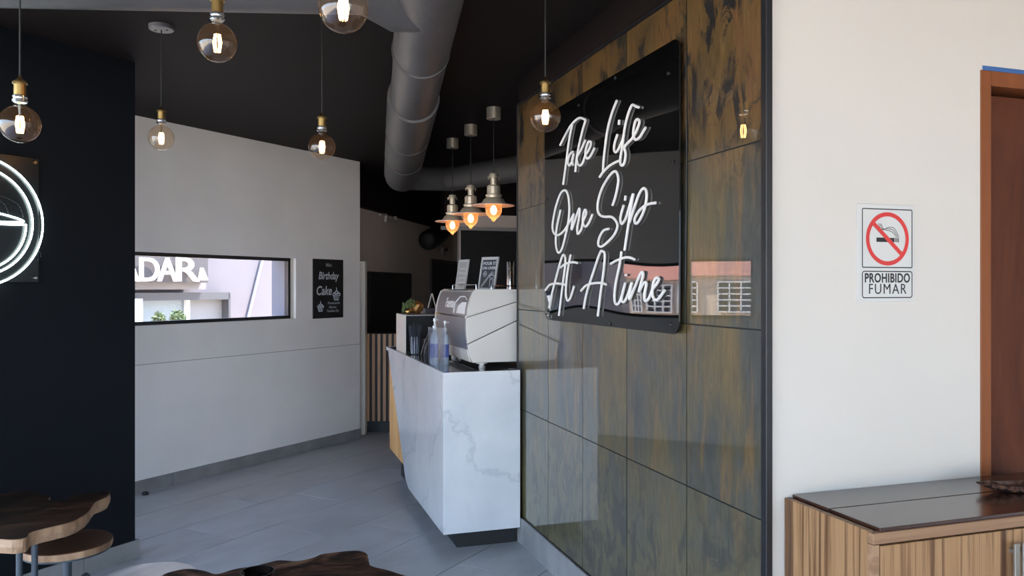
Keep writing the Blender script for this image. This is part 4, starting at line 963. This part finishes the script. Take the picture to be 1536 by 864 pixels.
bm = B(); an = math.radians(-41); box(bm, -(Ra-rt/2), Ra-rt/2, -0.0056, -0.0050, -rt/2, rt/2, M=Matrix.Translation((ccx, 0, ccz)) @ Matrix.Rotation(-an, 4, 'Y')); obj('red_bar', bm, M_print_red, sgn_)
bm = B(); box(bm, ccx-0.047, ccx+0.030, -0.0048, -0.0044, ccz-0.011, ccz+0.004)
for k in range(3): box(bm, ccx+0.034+k*0.006, ccx+0.037+k*0.006, -0.0048, -0.0044, ccz-0.011, ccz+0.004)
obj('cigarette', bm, M_print_black, sgn_)
bm = B()
for off in (0, 0.006, 0.012):
    tube(bm, spline([(ccx-0.040+off, -0.0048, ccz+0.052), (ccx-0.028+off, -0.0048, ccz+0.034), (ccx-0.008+off, -0.0048, ccz+0.030+off*0.8), (ccx+0.015+off, -0.0048, ccz+0.026+off), (ccx+0.034+off*0.8, -0.0048, ccz+0.012+off*0.4), (ccx+0.037+off, -0.0048, ccz+0.006)], 5), 0.0009, 4)
obj('smoke_lines', bm, M_print_black, sgn_)
text_mesh('lettering', 'PROHIBIDO', 0.040, M_print_black, sgn_, (ccx, -0.0046, zf(0.762)), (PI/2, 0, 0), ext=0.0003, bold=0.0010, sxy=(0.87, 1.1), spacing=1.08)
text_mesh('lettering', 'FUMAR', 0.044, M_print_black, sgn_, (ccx, -0.0046, zf(0.875)), (PI/2, 0, 0), ext=0.0003, bold=0.0, sxy=(1.04, 1.15), spacing=1.18)

# ------------------------------------------------------------------ CABINET
cx0, cx1, cyf, cyb, cth = 1.651, 2.70, 1.797, 2.182, 0.912
cab = thing('sideboard', 'zebrano veneer sideboard with dark walnut top against the white wall', 'sideboard', (cx0, cyf, 0))
def KM(bm): bmesh.ops.translate(bm, vec=(-cx0, -cyf, 0), verts=bm.verts); return bm
bm = B(); box(bm, cx0, cx0+0.022, cyf+0.0165, cyb, 0.03, cth-0.006); obj('side_panel', KM(bm), M_zebra, cab, bevel=0.001, seg=1)
bm = B(); box(bm, cx1-0.022, cx1, cyf+0.001, cyb, 0.03, cth-0.006); obj('side_panel', KM(bm), M_zebra, cab, bevel=0.001, seg=1)
bm = B(); box(bm, cx0+0.022, cx1-0.022, cyf+0.02, cyb, 0.03, cth-0.02); obj('carcass', KM(bm), M_dark, cab)
bm = B(); box(bm, cx0+0.0, cx1, cyf-0.006, cyf+0.016, cth-0.040, cth-0.008); obj('front_rail', KM(bm), M_zebrah, cab, bevel=0.0015, seg=1)
bm = B(); box(bm, cx0+0.0, cx0+0.020, cyf-0.006, cyf+0.016, 0.03, cth-0.041); obj('corner_stile', KM(bm), M_zebrah, cab)
bm = B(); box(bm, cx0+0.0, cx1, cyf+0.03, cyb, 0, 0.03); obj('plinth', KM(bm), M_dark, cab)
xm = 2.178
for a, b_ in ((cx0+0.026, xm-0.0015), (xm+0.0015, cx1-0.024)):
    bm = B(); box(bm, a, b_, cyf-0.004, cyf+0.016, 0.06, cth-0.046); dr_ = obj('door', KM(bm), M_zebra, cab, bevel=0.0012, seg=1)
    hx = xm-0.016 if a < xm-0.1 else xm+0.016
    bm = B(); box(bm, hx-0.010, hx+0.010, cyf-0.030, cyf-0.022, 0.62, 0.832); box(bm, hx-0.006, hx+0.006, cyf-0.022, cyf-0.004, 0.64, 0.652); box(bm, hx-0.006, hx+0.006, cyf-0.022, cyf-0.004, 0.80, 0.812)
    hh = obj('handle', KM(bm), mat('brushed_bronze_pull', (0.38, 0.34, 0.29), 0.35, 0.8) if 'brushed_bronze_pull' not in D.materials else D.materials['brushed_bronze_pull'], dr_, bevel=0.0012, seg=1)
# top boards with groove between
def lerpy(u, v): return at_z(u, v, cth)
gy = (at_z(1246, 765, cth).y + at_z(1460, 741, cth).y)/2
for a, b_ in ((cyf+0.001, gy-0.0025), (gy+0.0025, cyb)):
    bm = B(); box(bm, cx0+0.030, cx1+0.002, a, b_, cth-0.010, cth+0.003); obj('top_board', KM(bm), M_walnut, cab, bevel=0.002)
bm = B(); box(bm, cx0+0.004, cx1, cyf+0.012, cyb, cth-0.016, cth-0.0102); obj('dark_underlay', KM(bm), M_dark, cab)
# dark carved tray on it
q = at_z(1530, 738, cth)
tr = thing('carved_wooden_tray', 'dark knobbly boat shaped wooden tray on the sideboard, cut by the right edge', 'tray', (q.x, q.y, cth+0.003), math.radians(-10))
bm = B(); NS = 22; ring_prev = None
def tray_pts(sc2, z0):
    out = []
    for k in range(36):
        a = 2*PI*k/36; rx, ry_ = 0.145*sc2, 0.042*sc2
        wob = 1+0.06*math.sin(5*a)+0.04*math.sin(9*a+1)
        out.append((rx*math.cos(a)*wob, ry_*math.sin(a)*wob, z0+0.006*math.cos(2*a)))
    return out
rgs = [[bm.verts.new(p) for p in tray_pts(s_, z_)] for s_, z_ in ((0.45, 0.006), (0.80, 0.010), (1.0, 0.024), (1.02, 0.030), (0.93, 0.031), (0.75, 0.021), (0.4, 0.016))]
for v in rgs[0]: v.co.z = 0
for a, b_ in zip(rgs, rgs[1:]):
    for k in range(36): bm.faces.new((a[k], a[(k+1)%36], b_[(k+1)%36], b_[k]))
bm.faces.new(rgs[0][::-1]); bm.faces.new(rgs[-1])
M_tray = mat('dark_burl', (0.05, 0.03, 0.025), 0.2); vv2 = coords(M_tray); nn = noise(M_tray, vv2, 60, 4); base(M_tray, ramp(M_tray, nn, [(0.4, (0.02, 0.015, 0.015)), (0.6, (0.12, 0.06, 0.04))])); bump(M_tray, nn, 0.35, 0.004)
obj('body', bm, M_tray, tr, smooth=True)

# ------------------------------------------------------------------ LIVE-EDGE TABLES AND STOOLS
def slab(name, px, zt, th, mats, label, legs, wob=0.0015, kk=4):
    P_ = [at_z(u, v, zt) for u, v in px]; c = sum(P_, Vector())/len(P_)
    t = thing(name, label, 'table', (c.x, c.y, 0))
    ol = spline([(p.x-c.x, p.y-c.y, 0) for p in P_], kk, True)
    cen = sum(ol, Vector())/len(ol); n = len(ol)
    bm = B(); rings = []
    for li, (dz, ins) in enumerate(((0, 0.003), (-0.003, 0.0), (-th*0.5, -0.004), (-th, 0.010))):
        rg = []
        for i, p in enumerate(ol):
            tdir = (ol[(i+1)%n]-ol[i-1]); nn_ = Vector((tdir.y, -tdir.x, 0)).normalized()
            if nn_.dot(p-cen) < 0 and li == 0: pass
            w_ = wob*math.sin(i*1.7+li*2.1) if li > 1 else 0
            rg.append(bm.verts.new(p+(cen-p).normalized()*(ins+w_)+Vector((0, 0, zt+dz))))
        rings.append(rg)
    for a, b_ in zip(rings, rings[1:]):
        for k in range(n):
            f = bm.faces.new((a[k], a[(k+1)%n], b_[(k+1)%n], b_[k])); f.material_index = 1
    f = bm.faces.new(rings[0]); f.material_index = 0; f = bm.faces.new(rings[-1][::-1]); f.material_index = 1
    obj('tabletop', bm, mats, t)
    for (x, y) in legs:
        bm = B(); tube(bm, [(x-c.x, y-c.y, 0), (x-c.x, y-c.y, zt-th+0.002)], 0.011, 10); lathe(bm, [(0, 0), (0.018, 0), (0.018, 0.006), (0, 0.006)], 12, (x-c.x, y-c.y, 0)); obj('leg', bm, M_legs, t, smooth=True)
    return t, c
TZ = 0.75
la = at_z(29, 812, TZ-0.05); lb = at_z(52, 808, TZ-0.05); 
t1, c1 = slab('live_edge_table', [(-90,752),(-40,744),(0,741),(25,737),(48,736),(62,741),(75,744),(73,749),(88,751),(104,748),(109,742),(130,740),(155,738),(164,738),(162,745),(146,752),(139,760),(133,768),(120,777),(104,784),(80,790),(55,796),(44,800),(38,807),(18,810),(-8,809),(-50,814),(-120,800),(-140,770)],
     TZ, 0.05, [M_slabtop, M_slabedge], 'live edge wooden table with dark glossy top and pale rim before the black wall', [(la.x, la.y), (lb.x, lb.y), (la.x-0.26, la.y+0.12), (lb.x-0.24, lb.y+0.30)])
def stool(uc, vc, zt, top_m, rim_m, label, rz=0.3, r=0.157):
    q = at_z(uc, vc, zt); t = thing('round_stool', label, 'stool', (q.x, q.y, 0), rz, 'round wooden stools')
    bm = B(); lathe(bm, [(0, zt), (r-0.003, zt), (r, zt-0.003)], 48); obj('seat', bm, top_m, t)
    bm = B(); lathe(bm, [(r, zt-0.003), (r+0.001, zt-0.016), (r-0.002, zt-0.028), (0, zt-0.028)], 48); obj('seat_rim', bm, rim_m, t, smooth=True)
    bm = B(); lathe(bm, [(r-0.006, zt-0.028), (r-0.006, zt-0.036), (r-0.03, zt-0.036), (r-0.03, zt-0.028)], 48); obj('support_ring', bm, M_legs, t, smooth=True)
    bm = B(); lathe(bm, [(0, zt-0.03), (0.05, zt-0.03), (0.05, zt-0.036), (0.016, zt-0.040), (0.016, 0.30), (0, 0.30)], 20)
    for k in range(2): box(bm, -r+0.02, r-0.02, -0.012, 0.012, zt-0.036, zt-0.030, M=Matrix.Rotation(PI/2*k, 4, 'Z'))
    obj('centre_screw', bm, M_legs, t, smooth=True)
    for k in range(4):
        a = PI/2*k+PI/4; ca_, sa_ = math.cos(a), math.sin(a)
        bm = B(); tube(bm, spline([(0.05*ca_, 0.05*sa_, 0.42), (0.10*ca_, 0.10*sa_, 0.455), (0.125*ca_, 0.125*sa_, 0.40), (0.165*ca_, 0.165*sa_, 0.20), (0.205*ca_, 0.205*sa_, 0.006)], 5), 0.0095, 8); obj('leg', bm, M_legs, t, smooth=True)
        bm = B(); tube(bm, [(0.018*ca_, 0.018*sa_, 0.33), (0.135*ca_, 0.135*sa_, 0.35)], 0.006, 6); obj('brace', bm, M_legs, t)
    bm = B(); tube(bm, [(0.166*math.cos(2*PI*k/40), 0.166*math.sin(2*PI*k/40), 0.20) for k in range(40)], 0.007, 8, closed=True); obj('foot_ring', bm, M_legs, t, smooth=True)
    bm = B(); lathe(bm, [(0, 0.295), (0.024, 0.295), (0.024, 0.40), (0.05, 0.425), (0, 0.43)], 20); obj('hub', bm, M_legs, t, smooth=True)
    return t
stool(101, 812, 0.62, M_seat, M_slabedge, 'round stool with brown seat and pale rim tucked under the dark live edge table')
stool(222, 867, 0.62, M_paleseat, M_slabedge, 'round stool with shiny pale seat, cut by the bottom edge', 0.9)
t2, c2 = slab('bark_slab_table', [(241,864),(262,856),(282,853),(305,856),(323,861),(345,855),(358,852),(380,849),(400,844),(419,840),(446,841),(470,836),(482,831),(495,829),(523,826),(540,826),(551,830),(550,837),(557,848),(583,855),(598,860),(650,878),(700,915),(690,960),(600,1000),(450,1010),(300,990),(230,940),(222,890)],
     TZ, 0.055, [M_rough, M_rough], 'rough dark brown live edge slab table cut by the bottom edge', [], 0.008)
for u, v in ((560, 900), (300, 910), (600, 960), (330, 975)):
    q = at_z(u, v, TZ); x, y = q.x-c2.x, q.y-c2.y
    bm = B(); tube(bm, [(x, y, 0), (x, y, TZ-0.05)], 0.012, 10); obj('leg', bm, M_legs, t2, smooth=True)
q = at_z(386, 868, TZ)
ds = thing('dark_glass_dish', 'small dark glass dish on the bark slab table at the bottom edge', 'dish', (q.x, q.y, TZ+0.0))
bm = B(); lathe(bm, [(0, 0.001), (0.035, 0.001), (0.050, 0.022), (0.047, 0.022), (0.032, 0.006), (0, 0.006)], 12); obj('bowl', bm, M_acry, ds)
q = at_z(218, 742, 0)
bm = B(); lathe(bm, [(0, 0), (0.024, 0), (0.026, 0.008), (0.016, 0.024), (0, 0.026)], 16); tag(obj('door_stop', bm, M_dark, smooth=True, loc=(q.x, q.y, 0)), 'tiny black rubber door stop on the floor by the grey wall', 'door stop')
